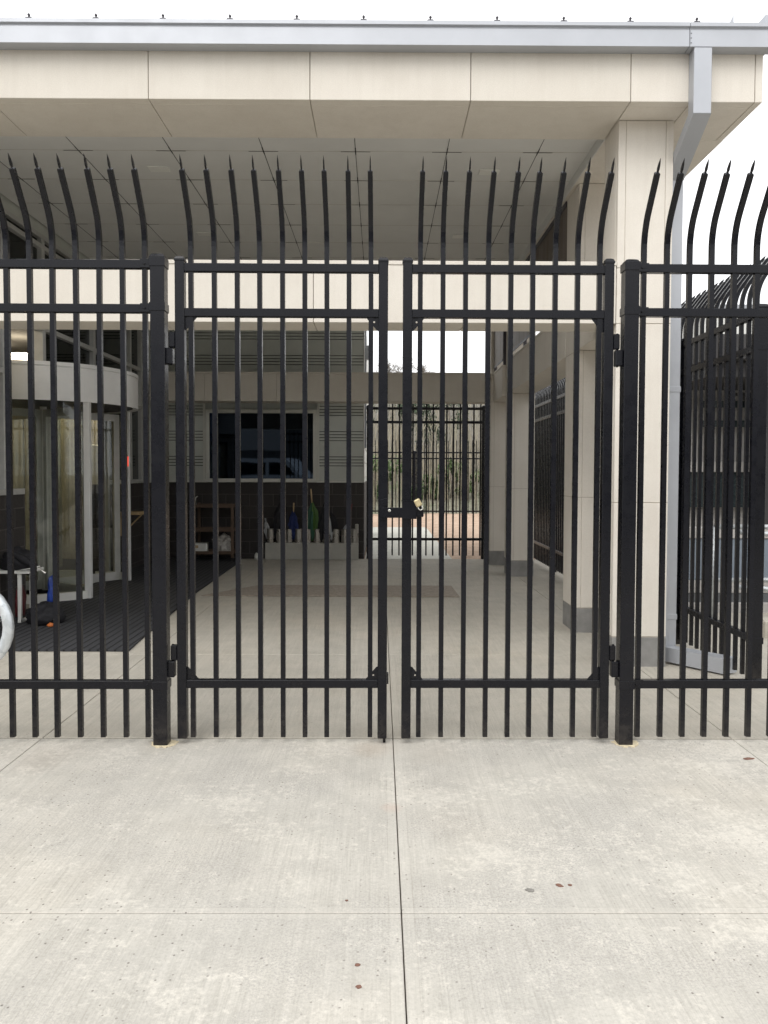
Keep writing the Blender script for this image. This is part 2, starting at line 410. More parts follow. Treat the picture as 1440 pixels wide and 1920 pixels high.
# perforated screen
b = NB('perforated')
s_ = b.sep()
ph = b.math('MULTIPLY', s_[1], 1.0)
cell = b.voro(1.0, vec=b.map((1, 42, 42), rot=(radians(45), 0, 0)), rnd=0.0)
hole = b.math('LESS_THAN', cell, 0.30)
tr = b.n.new('ShaderNodeBsdfTransparent'); mx = b.n.new('ShaderNodeMixShader')
b.set(base=b.ramp(b.noise(1.5, 3, vec=b.map((1, 6, 0.4))), [(0.35, (0.15, 0.115, 0.09, 1)), (0.65, (0.22, 0.19, 0.165, 1))]), rough=0.55, metal=0.2)
b.l.new(hole, mx.inputs[0]); b.l.new(b.p.outputs[0], mx.inputs[1]); b.l.new(tr.outputs[0], mx.inputs[2])
b.l.new(mx.outputs[0], b.n['Material Output'].inputs['Surface']); M['perf'] = b.m
# lamp
b = NB('lamp_glow'); b.set(base=(0.9, 0.8, 0.6, 1)); b.p.inputs['Emission Color'].default_value = (1, 0.84, 0.62, 1)
b.p.inputs['Emission Strength'].default_value = 11.0; M['lamp'] = b.m
b = NB('red_glow'); b.set(base=(0.6, 0.05, 0.03, 1)); b.p.inputs['Emission Color'].default_value = (1, 0.12, 0.08, 1)
b.p.inputs['Emission Strength'].default_value = 0.6; M['red'] = b.m
# earth, mulch, hillside
b = NB('bare_soil'); n = b.noise(3, 6, 0.7); f = b.noise(30, 5, 0.8)
c = b.ramp(n, [(0.3, (0.38, 0.26, 0.18, 1)), (0.7, (0.56, 0.42, 0.32, 1))])
c = b.mix(0.8, c, b.ramp(f, [(0.3, (0.7, 0.7, 0.68, 1)), (0.7, (1.2, 1.2, 1.2, 1))]), 'MULTIPLY')
b.set(base=c, rough=0.95).bump(f, 0.6, 0.03); M['soil'] = b.m
b = NB('hill_ground'); n = b.noise(0.25, 6, 0.7); f = b.noise(5, 6, 0.8)
c = b.ramp(n, [(0.3, (0.19, 0.18, 0.13, 1)), (0.5, (0.26, 0.25, 0.19, 1)), (0.60, (0.14, 0.17, 0.09, 1)), (0.75, (0.29, 0.27, 0.21, 1))])
c = b.mix(0.9, c, b.ramp(f, [(0.3, (0.6, 0.6, 0.6, 1)), (0.7, (1.3, 1.3, 1.3, 1))]), 'MULTIPLY')
b.set(base=c, rough=0.95).bump(f, 0.6, 0.1); M['hill'] = b.m
b = NB('gravel_ground'); n = b.noise(2, 6, 0.7)
b.set(base=b.ramp(n, [(0.3, (0.20, 0.19, 0.17, 1)), (0.7, (0.33, 0.31, 0.27, 1))]), rough=0.95); M['gground'] = b.m
simple('straw', (0.36, 0.325, 0.25), 0.9, var=0.3, scale=3)
simple('bark_grey', (0.30, 0.285, 0.255), 0.9, var=0.4, scale=1.5)
simple('bark', (0.20, 0.17, 0.14), 0.9, var=0.3, scale=5)
simple('leaf_dark', (0.035, 0.055, 0.025), 0.7, var=0.4, scale=2)
simple('leaf_spring', (0.085, 0.13, 0.045), 0.7, var=0.3, scale=2)
simple('asphalt', (0.06, 0.06, 0.058), 0.9, var=0.15, scale=20)
simple('car_white', (0.70, 0.70, 0.70), 0.25)

# =================================================================== GROUND
g = mb()
g.quad([(-300, -300, -0.16), (300, -300, -0.16), (300, 26.0, -0.16), (-300, 26.0, -0.16)])
tag(g.build('ground', M['gground']), kind='structure')
# sub-base seen in the joints
g = mb(); g.box(-14, 30, -12, 13.12, -0.14, -0.03); tag(g.build('sub_base', M['joint_soil']), kind='structure')

JX = [-7.6, -5.7, -3.8, -1.87, 0.077, 1.97, 3.87, 5.8, 9.6, 13.4, 20.0]
def slabs(name, mat, ys, jx=JX, gap=0.0028, z=0.0):
    s = mb()
    for (ya, yb) in zip(ys, ys[1:]):
        for xa, xb in zip(jx, jx[1:]):
            s.box(xa+gap*.75, xb-gap*.75, ya+gap*1.1, yb-gap*1.1, -0.10, z, bev=0.0028)
    return tag(s.build(name, mat), kind='structure')
slabs('pavement', M['concrete'], [-6.0, -4.27, -2.56, -0.86, 0.84, 2.535, 4.225])
slabs('canopy_floor', M['concrete_in'], [4.238, 6.20, 9.10, 13.12])
s = mb(); s.prism([(-0.25, 13.12), (1.25, 13.12), (1.262, 20.9), (-0.9, 20.9), (-0.25, 20.9)], 'z', -0.10, -0.012)
tag(s.build('path', M['concrete_far']), kind='structure')
# bare earth beyond the rear fence, gently heaped
def terrain(name, mat, x0, x1, y0, y1, nx, ny, fz):
    me = bpy.data.meshes.new(name)
    vs = [(x0+(x1-x0)*i/nx, y0+(y1-y0)*j/ny, 0) for j in range(ny+1) for i in range(nx+1)]
    vs = [(x, y, fz(x, y)) for x, y, _ in vs]
    fs = [(j*(nx+1)+i, j*(nx+1)+i+1, (j+1)*(nx+1)+i+1, (j+1)*(nx+1)+i) for j in range(ny) for i in range(nx)]
    me.from_pydata(vs, [], fs); me.materials.append(mat)
    for p in me.polygons: p.use_smooth = True
    o = bpy.data.objects.new(name, me); COL.objects.link(o); return tag(o, kind='structure')
def soil_z(x, y):
    z = -0.05 + 0.02*noise.noise(Vector((x*1.3, y*1.3, 0)))
    if y > 20.9: z += 0.035*min(1, (y-20.9))
    if x > 1.3: z += 0.05*min(1, (x-1.28)*3)*(1 if y > 13.6 else 0.3)
    if y > 25.3: z += 0.05+0.03*noise.noise(Vector((x*3, y*3, 4)))
    return z
def soil_h(x, y):
    if -0.95 < x < 1.262 and 13.1 < y < 20.88: return -0.09
    return soil_z(x, y)
terrain('bare_earth', M['soil'], -8, 9, 13.13, 26.4, 120, 90, soil_h)
def hill_z(x, y):
    t = max(0, (y-26.6)/34.0); t = min(t, 1.0)
    return -0.10 + 7.2*(t**0.95) + 0.5*noise.noise(Vector((x*0.12, y*0.12, 1.0)))*min(1, t*4) - 0.002*abs(x)
terrain('hill', M['hill'], -60, 60, 26.3, 110, 90, 60, hill_z)

# =================================================================== FENCES
PH = 0.0127
def picket_profile():
    """(y, z, angle) along the bar, bending toward -y above the top rail"""
    pts = [(0.0, 0.0), (0.0, 0.33), (0.0, 2.33), (0.0, 2.68)]
    R = 0.30; a_end = radians(37)
    for k in range(1, 8):
        a = a_end*k/7; pts.append((-R*(1-cos(a)), 2.68+R*sin(a)))
    y, z = pts[-1]; L = 0.192
    pts.append((y-L*sin(a_end), z+L*cos(a_end)))
    return pts, a_end
def picket_mb(zb=0.045, curved=True, top=None, lean=0.0, m=None, x=0.0, h=PH):
    m = m or mb()
    pts, ae = picket_profile()
    if not curved: pts = [(0.0, 0.0), (0.0, top or 2.5)]; ae = 0
    pts = [(y, z if i else zb) for i, (y, z) in enumerate(pts)]
    secs = []
    for i, (y, z) in enumerate(pts):
        a = pts[max(i-1, 0)]; c = pts[min(i+1, len(pts)-1)]
        t = Vector((0, c[0]-a[0], c[1]-a[1])).normalized(); nrm = Vector((0, t.z, -t.y))
        P = Vector((x+lean*max(0, z-2.6), y, z))
        secs.append([P+Vector((sx*h, 0, 0))+nrm*(sy*h) for sx, sy in ((-1, -1), (1, -1), (1, 1), (-1, 1))])
    # pressed spear point
    y, z = pts[-1]; t = Vector((0, -sin(ae), cos(ae))); nrm = Vector((0, t.z, -t.y)); P0 = Vector((x+lean*max(0, z-2.6), y, z))
    for d, wx, wy in ((0.0030, 0.0120, 0.0122), (0.0065, 0.0092, 0.0100), (0.0090, 0.0044, 0.0062), (0.014, 0.0036, 0.0070), (0.026, 0.0036, 0.0115), (0.050, 0.0030, 0.0085), (0.078, 0.0004, 0.0006)):
        P = P0+t*d
        secs.append([P+Vector((sx*wx, 0, 0))+nrm*(sy*wy) for sx, sy in ((-1, -1), (1, -1), (1, 1), (-1, 1))])
    m.sweep(secs); return m
def cap_mb(m, cx, cy, z, w, h=0.028):
    """pyramid cap with a skirt"""
    a = w/2+0.003
    m.box(cx-a, cx+a, cy-a, cy+a, z, z+h*0.5, bev=0.0015)
    lo = [(cx-a+.002, cy-a+.002, z+h*.5), (cx+a-.002, cy-a+.002, z+h*.5), (cx+a-.002, cy+a-.002, z+h*.5), (cx-a+.002, cy+a-.002, z+h*.5)]
    b_ = a*0.72; hi = [(cx-b_, cy-b_, z+h), (cx+b_, cy-b_, z+h), (cx+b_, cy+b_, z+h), (cx-b_, cy+b_, z+h)]
    c_ = a*0.35; tp = [(cx-c_, cy-c_, z+h*1.22), (cx+c_, cy-c_, z+h*1.22), (cx+c_, cy+c_, z+h*1.22), (cx-c_, cy+c_, z+h*1.22)]
    m.sweep([lo, hi, tp])
def fence_post(root, cx, w, ztop, collars=(), cy=0.0, grout=False, zb=-0.02):
    p = mb(); p.box(cx-w/2, cx+w/2, cy-w/2, cy+w/2, zb, ztop, bev=0.003)
    po = p.build('post', M['black'], root)
    c = mb(); cap_mb(c, cx, cy, ztop-0.012, w); c.build('cap', M['black'], po)
    for z in collars:
        k = mb(); k.box(cx-w/2-.004, cx+w/2+.004, cy-w/2-.004, cy+w/2+.004, z-0.022, z+0.022, bev=0.001)
        k.build('collar', M['black'], po)
    if grout:
        k = mb(); n = 40; ring = []
        for i in range(n):
            a = 2*pi*i/n; r = w*0.5*1.25 + 0.022*abs(noise.noise(Vector((cos(a)*2, sin(a)*2, cx*3)))) + 0.026*abs(noise.noise(Vector((cos(a)*5, sin(a)*5, cx))))
            ring.append((cx+r*cos(a)*1.25+0.012, cy+r*sin(a)))
        k.prism(ring, 'z', 0.0005, 0.005); k.build('grout', M['grout'], po, 'pale sealant around post foot')
    return po
PICK = None
def add_picket(root, x, kind='curved', zb=0.045, top=None, lean=0.0, dz=0.0):
    o = picket_mb(zb, kind == 'curved', top, lean).build('picket', M['black'], root)
    o.location = (x, 0, dz); return o
def rail(root, x0, x1, zc, h=0.044, d=0.042, bolts=(), y=0.0):
    r = mb(); r.box(x0, x1, y-d/2, y+d/2, zc-h/2, zc+h/2, bev=0.0025)
    ro = r.build('rail', M['black'], root)
    for bx, sgn in bolts:   # bracket flange with a bolt head
        k = mb(); k.box(bx-0.03, bx+0.03, y-d/2-0.003, y-d/2+0.001, zc-h/2+.003, zc+h/2+.004, bev=0.001)
        k.box(bx-0.022, bx+0.024, y-d/2-0.0045, y-d/2-0.002, zc-0.002, zc+0.002)
        k.knob(bx-0.006, y-d/2-0.003, zc, 0.0065, 0.005)
        k.build('bracket', M['black'], ro)
    return ro
ROTF = atan(0.006)
FY = 4.16
def fy(x): return FY+0.006*x

def corner_plate(root, cx, cz, sx, sz, s=0.062, y=-0.008):
    """triangular gusset with a round hole; corner at (cx,cz), legs toward sx, sz"""
    k = mb(); bm = k.bm
    outer = [(cx, cz), (cx+sx*s*1.05, cz), (cx+sx*s*1.0, cz+sz*0.006), (cx+sx*0.008, cz+sz*s*1.1), (cx, cz+sz*s*1.15)]
    hc = (cx+sx*0.024, cz+sz*0.024); hole = [(hc[0]+0.0055*cos(2*pi*i/10), hc[1]+0.0055*sin(2*pi*i/10)) for i in range(10)]
    for yy in (y, y+0.004):
        E_ = []
        for loop in (outer, hole):
            vs = [bm.verts.new((p[0], yy, p[1])) for p in loop]
            E_ += [bm.edges.new((vs[i], vs[(i+1) % len(vs)])) for i in range(len(vs))]
        bmesh.ops.triangle_fill(bm, use_beauty=True, edges=E_)
    k.build('corner_plate', M['black'], root)

def gate(label, xa, xb, pickets, latch_side, hinge_side, post_x):
    cx = (xa+xb)/2
    root = empty('gate', (cx, fy(cx), 0), ROTF, label, 'gate', 'the two leaves of the double gate')
    w = 0.05
    L, Rr = xa-cx, xb-cx
    for c in (L+w/2, Rr-w/2):
        u = mb(); u.box(c-w/2, c+w/2, -w/2, w/2, 0.032, 2.612, bev=0.003)
        uo = u.build('upright', M['black'], root)
        k = mb(); cap_mb(k, c, 0, 2.600, w, 0.024); k.build('cap', M['black'], uo)
    for z in (2.568, 2.330, 0.330): rail(root, L+w-0.001, Rr-w+0.001, z, 0.044, 0.040)
    for i, x in enumerate(pickets): add_picket(root, x-cx, zb=0.036, lean=random.uniform(-0.012, 0.012))
    for x, sx in ((L+w, 1), (Rr-w, -1)):
        corner_plate(root, x, 2.308, sx, -1); corner_plate(root, x, 0.352, sx, 1)
    # hinges
    hx = L if hinge_side < 0 else Rr
    for zc in (2.14, 0.455):
        k = mb(); s = hinge_side
        a, b_ = sorted((hx, hx+s*0.036)); k.box(a, b_, -0.020, 0.016, zc+0.004, zc+0.086, bev=0.004)
        k.build('hinge', M['black'], root)
        k = mb(); a, b_ = sorted((hx+s*0.012, hx+s*0.052)); k.box(a, b_, -0.030, 0.016, zc-0.086, zc, bev=0.004)
        k.build('hinge', M['black'], root)
        k = mb(); k.lathe([(0.006, zc-0.09), (0.006, zc+0.09)], hx+s*0.026, -0.004, 10); k.build('hinge_pin', M['black'], root)
    return root
gL_x = [-1.012, -0.887, -0.765, -0.645, -0.523, -0.404, -0.286, -0.168, -0.050]
gR_x = [0.214, 0.336, 0.457, 0.579, 0.700, 0.818, 0.939, 1.059, 1.177]
gateL = gate('left leaf of the black steel double gate, with the latch arm and drop rod', -1.094, 0.041, gL_x, 1, -1, 0)
gateR = gate('right leaf of the black steel double gate, with the padlocked latch box', 0.121, 1.251, gR_x, -1, 1, 0)
# latch arm on the left leaf
cxL = (-1.094+0.041)/2
def lx(x): return x-cxL
k = mb()
k.box(lx(0.005), lx(0.150), -0.040, -0.026, 1.236, 1.291, bev=0.002)
k.box(lx(0.000), lx(0.034), -0.034, -0.0255, 1.222, 1.335, bev=0.002)
k.box(lx(0.022), lx(0.0405), -0.040, -0.0262, 1.300, 1.340, bev=0.002)
k.knob(lx(0.052), -0.0402, 1.275, 0.0075, 0.004, 14, mi=1)
k.build('latch_arm', [M['black'], M['zinc']], gateL)
k = mb(); k.tube([(lx(0.028), -0.0, 0.33), (lx(0.028), 0.0, 0.004)], 0.0075, 10); k.tube([(lx(0.028), 0, 0.07), (lx(0.028), 0, 0.058)], 0.012, 10)
k.build('drop_rod', M['black'], gateL)
k = mb(); k.box(lx(0.042), lx(0.05), -0.02, 0.01, 0.33, 0.39, bev=0.001); k.build('rod_guide', M['black'], gateL)
# latch box on the right leaf
cxR = (0.121+1.251)/2
def rx(x): return x-cxR
k = mb()
k.box(rx(0.121), rx(0.198), -0.041, -0.026, 1.230, 1.329, bev=0.002)
k.box(rx(0.196), rx(0.236), -0.030, 0.004, 1.240, 1.284, bev=0.004)
k.box(rx(0.117), rx(0.185), -0.044, -0.0265, 1.325, 1.330)
k.build('latch_box', M['black'], gateR)

# padlock hanging on the latch
pl = empty('padlock', (0.204, fy(0.2)-0.052, 1.318), 0, 'small brass padlock hanging on the gate latch', 'padlock')
pl.rotation_euler = (0.1, radians(-28), 0)
k = mb(); k.box(-0.017, 0.017, -0.009, 0.009, -0.021, 0.020, bev=0.005); k.build('lock_body', M['brass'], pl)
k = mb(); k.tube([(-0.011, 0, -0.022), (-0.011, 0, -0.034), (-0.006, 0, -0.042), (0.004, 0, -0.043), (0.011, 0, -0.036), (0.011, 0, -0.022)], 0.003, 8)
k.build('shackle', M['zinc'], pl)

# fences left and right of the gate
def side_panel(label, xpost, xs, x_end, ztop, zr, zpost):
    s = 1 if x_end > xpost else -1
    root = empty('fence', (xpost, fy(xpost)-0.012, 0), ROTF, label, 'fence', 'black fence panels either side of the gate')
    fence_post(root, 0, 0.076, zpost, collars=(zr[0]+0.004, zr[1]+0.004, zr[2]+0.004), grout=True)
    for z in zr:
        a, b_ = sorted((s*0.038+s*0.004, x_end-xpost))
        rail(root, a, b_, z, 0.045, 0.040, bolts=[(s*0.068, s)], y=0.012)
    for x in xs:
        o = add_picket(root, x-xpost, zb=0.036, lean=random.uniform(-0.015, 0.015)); o.location.y = 0.012
    return root
lx_ = [-1.257, -1.376, -1.500, -1.624, -1.749, -1.869, -1.991, -2.113, -2.235, -2.357, -2.479, -2.60]
rx_ = [1.415, 1.540, 1.662, 1.782, 1.904, 2.026, 2.148, 2.270, 2.392, 2.514]
side_panel('black steel fence panel left of the gate, with its hinge post', -1.180, lx_, -2.70, 2.6, (2.583, 2.349, 0.325), 2.615)
fr_ = side_panel('black steel fence panel right of the gate, with its hinge post', 1.340, rx_, 2.62, 2.6, (2.577, 2.343, 0.328), 2.600)

# fence running away along the right side of the canopy
def long_fence(root, length, posts, step=0.112, x0=0.10, curved=True, top=None, rails=(2.577, 2.343, 0.328), ph=2.615, pw=0.076):
    for p in posts: fence_post(root, p, pw, ph, collars=(rails[0], rails[1], rails[2]) if curved else ())
    for a, b_ in zip(posts, posts[1:]):
        for z in rails: rail(root, a+pw/2+.002, b_-pw/2-.002, z, 0.045, 0.040)
        n = max(1, round((b_-a-0.04)/step)); 
        for k in range(n):
            x = a+(b_-a)*(k+0.5)/n
            add_picket(root, x, 'curved' if curved else 'straight', zb=0.045, top=top)
sf = empty('fence', (2.60, 5.28, 0), pi/2, 'long black fence running away behind the stone columns', 'fence', 'black perimeter fences')
long_fence(sf, 0, [0.0, 1.36, 3.20, 5.00, 6.16, 8.0, 9.4])
rf = empty('fence', (-0.19, 13.26, 0), 0.0, 'black fence panel closing the far end of the covered walk', 'fence', 'black perimeter fences')
long_fence(rf, 0, [0.0, 1.98])
bf = empty('fence', (-7.0, 26.0, 0.05), 0.0, 'distant black boundary fence in front of the brushy hillside', 'fence', 'black perimeter fences')
long_fence(bf, 0, [0.0, 2.9, 5.8, 8.17, 10.6, 13.0], step=0.135, curved=False, top=2.50, rails=(2.10, 1.90, 0.12), ph=2.14, pw=0.09)

# =================================================================== CANOPY
can = empty('entrance_canopy', (2.0, 6.0, 0), 0, 'cream stone entrance canopy on square columns with grey metal gutter', 'canopy')
def W_(b_, name, mat, label=None, parent=None, off=(2.0, 6.0, 0)):
    """build a part whose coordinates were given in world space under a root at off"""
    for v in b_.bm.verts: v.co -= Vector(off)
    return b_.build(name, mat, parent or can, label)
CO = (2.0, 6.0, 0)
def sub(b_, name, mat, parent, label=None, off=CO): 
    for v in b_.bm.verts: v.co -= Vector(off)
    return b_.build(name, mat, parent, label)
G = 0.004
# front beam: panels with open joints
ZB, ZT = 4.114, 4.47
fb = mb()
FJ = [-9.5, -7.33, -6.19, -5.05, -3.91, -2.785, -1.645, -0.503, 0.636, 1.772, 2.205, 2.655, 2.712]
for a, b_ in zip(FJ, FJ[1:]): fb.box(a+G*.6, b_-G*.6, 5.543, 5.62, ZB, ZT, bev=0.003)
for a, b_ in zip(FJ, FJ[1:]): fb.box(a+G*.6, b_-G*.6, 5.621, 6.168, ZB+.0, ZB+0.05, bev=0.003)
fb.box(-9.5, 2.70, 5.60, 6.165, ZB+0.012, ZT, mi=1)
W_(fb, 'front_beam', [M['cream'], M['seam_sealant']])
# right edge beam running back over the columns
eb = mb()
EY = [6.170, 7.30, 8.44, 9.58, 10.72, 11.86, 12.70]
for a, b_ in zip(EY, EY[1:]): eb.box(1.776, 2.712, a+G*.6, b_-G*.6, ZB, ZB+0.05, bev=0.003)
for a, b_ in zip([5.62]+EY, EY): eb.box(2.66, 2.712, a+G*.6, b_-G*.6, ZB+.051, ZT, bev=0.003)
eb.box(1.779, 2.655, 6.170, 12.70, ZB+0.012, ZT, mi=1)
W_(eb, 'edge_beam', [M['cream'], M['seam_sealant']])
# columns
def column(x0, x1, y0, y1, z1=4.112, z0p=0.225, joints=(1.255, 2.605, 3.02), plinth_y=0.0):
    c = mb(); zs = [z0p+0.004]+list(joints)+[z1]
    t = 0.058
    for a, b_ in zip(zs, zs[1:]):
        for xa, xb in ((x0, x0+t), (x0+t, x1-t), (x1-t, x1)):
            c.box(xa+.0015, xb-.0015, y0, y0+0.05, a+.0025, b_-.0025, bev=0.0025)
        c.box(x0, x0+0.05, y0+0.0505, y1, a+.0025, b_-.0025, bev=0.0025)
        c.box(x1-0.05, x1, y0+0.0505, y1, a+.0025, b_-.0025, bev=0.0025)
        c.box(x0+0.0505, x1-0.0505, y1-0.05, y1, a+.0025, b_-.0025, bev=0.0025)
    c.box(x0+.004, x1-.004, y0+.004, y1-.004, z0p-.01, z1, mi=1)
    co = W_(c, 'column', [M['cream'], M['seam_sealant']])
    p = mb(); p.box(x0-.0, x1+.0, y0-.002, y1+.002, -0.02, z0p, bev=0.004)
    sub(p, 'plinth', M['plinth_stone'], co)
column(1.776, 2.190, 5.826, 6.168)
column(1.805, 2.190, 7.079, 7.520)
column(1.850, 2.196, 10.918, 11.36)
column(1.760, 2.10, 12.268, 12.66)
# lintels between columns (soffit 2.605, top 3.02)
def lintel(x0, x1, y0, y1, along, js, label=None):
    c = mb(); js = sorted(js)
    lo, hi = (x0, x1) if along == 'x' else (y0, y1)
    cuts = [lo]+[j for j in js if lo < j < hi]+[hi]
    for a, b_ in zip(cuts, cuts[1:]):
        if along == 'x': c.box(a+.002, b_-.002, y0, y1, 2.605, 3.035, bev=0.003)
        else: c.box(x0, x1, a+.002, b_-.002, 2.605, 3.035, bev=0.003)
    # thin coping line near the top
    if along == 'x': c.box(x0, x1, y0-.006, y1+.006, 3.036, 3.066, bev=0.003)
    else: c.box(x0-.006, x1+.006, y0, y1, 3.036, 3.066, bev=0.003)
    return W_(c, 'lintel', M['cream'], label)
lintel(-3.66, 1.774, 5.826, 6.168, 'x', [-2.785, -1.645, -0.503, 0.636])
lintel(1.80, 2.186, 6.170, 7.077, 'y', [6.6])
lintel(1.80, 2.186, 7.522, 10.916, 'y', [8.66, 9.8])
lintel(1.80, 2.186, 11.362, 12.266, 'y', [])
lintel(-3.66, 1.758, 12.27, 12.66, 'x', [-2.785, -1.645, -0.503, 0.636])
# ceiling with dark open joints
cl = mb()
cl.box(-3.72, 1.768, 6.169, 12.66, 4.200, 4.24)
cl.box(-3.72, -0.30, 12.66, 13.18, 4.200, 4.24)
CXJ = [-3.345, -2.562, -1.778, -0.995, -0.214, 0.561, 1.333]
CYJ = [6.625+0.648*k for k in range(10)]
for x in CXJ:
    cl.box(x-.0022, x+.0022, 6.17, 12.6, 4.1975, 4.2, mi=1)
    for y in CYJ:
        cl.box(x-.0045, x+.0045, y-.08, y+.06, 4.1965, 4.1975, mi=1)
        cl.box(x-.125, x+.125, y-.0035, y+.0035, 4.1955, 4.1964, mi=1)
for y in CYJ: cl.box(-3.7, 1.76, y-.0010, y+.0010, 4.1985, 4.2, mi=2)
co = W_(cl, 'ceiling', [M['ceiling_panel'], M['joint_dark'], M['seam_sealant']])
cs = mb()
cs.box(1.769, 1.775, 6.169, 12.66, 4.116, 4.24)
W_(cs, 'ceiling_edge', M['ceiling_panel'])
for (x, y) in ((-1.99, 7.02), (-2.0, 8.9), (0.98, 7.05), (0.92, 8.95)):
    k = mb(); k.box(x-.09, x+.09, y-.06, y+.06, 4.192, 4.1999, bev=.002); sub(k, 'ceiling_light', M['white_paint'], co)
# roof deck, seams and snow guards
rf_ = mb()
rf_.prism([(5.545, 4.47), (5.545, 4.60), (12.75, 4.95), (12.75, 4.47)], 'x', -9.5, 2.74)
rf_.prism([(12.7, 4.26), (12.7, 4.94), (13.4, 4.98), (13.4, 4.26)], 'x', -9.5, -0.30)
ro = W_(rf_, 'roof', M['roof_metal'])
for k_ in range(-8, 11):
    x = -2.455+0.4665*k_
    if x > 2.4: break
    k = mb(); k.prism([(5.50, 4.602), (5.50, 4.656), (5.60, 4.668), (8.5, 4.80), (8.5, 4.73), (5.6, 4.60)], 'x', x-.004, x+.004)
    sub(k, 'seam', M['roof_metal'], ro)
    k = mb(); k.box(x-.022, x+.022, 5.475, 5.498, 4.600, 4.640, bev=.002)
    k.tube([(x, 5.486, 4.64), (x, 5.486, 4.668)], 0.0055, 8); k.lathe([(0.0005, 4.655), (0.010, 4.655), (0.010, 4.661), (0.0005, 4.661)], x, 5.486, 10)
    sub(k, 'snow_guard', M['dark_metal'], ro)
k = mb(); k.prism([(2.42, 4.59), (2.475, 4.70), (2.475, 4.59)], 'y', 5.50, 5.503); k.prism([(5.50, 4.59), (5.50, 4.70), (12.7, 5.05), (12.7, 4.9)], 'x', 2.70, 2.74)
sub(k, 'rake_trim', M['gutter_metal'], ro)
# gutter
gt = mb()
for a, b_ in ((-9.6, -0.002-4.0), (-4.0, 2.142), (2.146, 2.80)):
    gt.prism([(5.541, 4.446), (5.442, 4.446), (5.442, 4.560), (5.446, 4.566), (5.446, 4.572), (5.428, 4.578), (5.428, 4.604), (5.434, 4.606), (5.454, 4.606), (5.456, 4.60), (5.541, 4.60)], 'x', a, b_)
go = W_(gt, 'gutter', M['gutter_metal'])
gj = mb()
for z in (4.47, 4.503, 4.535):
    gj.box(2.152, 2.158, 5.439, 5.4425, z-.003, z+.003)
gj.box(2.149, 2.1495, 5.4405, 5.4425, 4.448, 4.558)
sub(gj, 'rivet', M['dark_metal'], go)
# downspout
ds = mb()
x0, x1 = 2.180, 2.305
ds.box(x0, x1, 5.444, 5.541, 3.99, 4.445, bev=.004)
ds.sweep([[(x0, 5.444, 3.99), (x1, 5.444, 3.99), (x1, 5.541, 4.02), (x0, 5.541, 4.02)],
          [(x0+.015, 5.96, 3.72), (x1+.015, 5.96, 3.72), (x1+.015, 6.055, 3.76), (x0+.015, 6.055, 3.76)]])
ds.box(2.194, 2.320, 5.96, 6.056, 0.115, 3.742, bev=.004)
do_ = W_(ds, 'downspout', M['gutter_metal'])
for z in (3.07, 2.13, 0.36):
    k = mb(); k.box(2.192, 2.324, 5.955, 6.060, z-.022, z+.022, bev=.002); sub(k, 'strap', M['gutter_metal'], do_)
k = mb()
k.sweep([[(2.192, 5.957, 0.13), (2.322, 5.957, 0.13), (2.322, 5.957, 0.02), (2.192, 5.957, 0.02)],
         [(2.52, 5.56, 0.125), (2.64, 5.62, 0.125), (2.64, 5.62, 0.012), (2.52, 5.56, 0.012)]])
sub(k, 'downspout_foot', M['gutter_metal'], do_)
# perforated screens high between the columns
for (ya, yb) in ((7.54, 10.90), (11.38, 12.25)):
    k = mb(); k.box(1.806, 1.810, ya, yb, 3.13, 4.11); po_ = W_(k, 'screen', M['perf'])
    k = mb()
    n = max(1, round((yb-ya)/1.1))
    for i in range(n+1):
        y = ya+(yb-ya)*i/n; k.box(1.811, 1.85, y-.02, y+.02, 3.066, 4.112)
    k.box(1.797, 1.805, ya, yb, 4.06, 4.112); k.box(1.797, 1.805, ya, yb, 3.12, 3.15)
    sub(k, 'screen_frame', M['dark_metal'], po_)

# =================================================================== BUILDING
bld = empty('office_building', (-3.75, 13.2, 0), 0, 'dark brick and grey panelled building with a glass entrance on the left', 'building')
BO = (-3.75, 13.2, 0)
def B_(b_, name, mat, parent=None, label=None): return sub(b_, name, mat, parent or bld, label, off=BO)
XW = -3.75
k = mb(); k.box(XW-.25, XW, 5.9, 8.14, -0.02, 1.24, bev=.003); B_(k, 'masonry_wall', M['masonry_y'])
k = mb(); k.box(XW-.25, XW, 10.62, 13.2, -0.02, 1.30, bev=.003); B_(k, 'masonry_wall', M['masonry_y'])
k = mb(); k.box(XW-.25, -0.272, 13.2, 13.5, -0.02, 1.30, bev=.003); k.box(-0.5, -0.272, 13.5, 19, -0.02, 1.30); B_(k, 'masonry_wall', M['masonry_x'])
# curtain wall frame
fr = mb()
for y, w in ((6.15, .08), (7.72, .09), (8.62, .075), (10.13, .075), (11.60, .06), (12.12, .08)):
    z0 = 1.24 if y < 8 else (1.30 if y > 10.7 else 2.70)
    fr.box(XW-.09, XW+.02, y-w/2, y+w/2, z0, 4.09, bev=.003)
fr.box(XW-.06, XW-.01, 8.142, 8.16, 0.0, 1.25)
fr.box(XW-.09, XW+.022, 10.58, 10.64, 0.0, 2.70, bev=.003)
for z, w in ((3.065, .055), (3.955, .05), (4.065, .05)): fr.box(XW-.088, XW+.024, 5.95, 12.16, z-w/2, z+w/2, bev=.003)
fr.box(XW-.088, XW+.024, 5.95, 8.10, 1.24, 1.30, bev=.003)
fr.box(XW-.088, XW+.024, 5.95, 7.70, 2.45, 2.505, bev=.003); fr.box(XW-.088, XW+.024, 10.64, 12.16, 2.45, 2.505, bev=.003)
fr.box(XW-.088, XW+.03, 10.64, 12.16, 1.302, 1.36, bev=.003)
fro = B_(fr, 'window_wall', M['frame_alu'])
def pane(y0, y1, z0, z1, m='glass_dark'):
    k = mb(); k.box(XW-.04, XW-.034, y0, y1, z0, z1); B_(k, 'pane', M[m], fro)
ys = [6.19, 7.675, 8.58, 10.09, 11.57, 12.08]
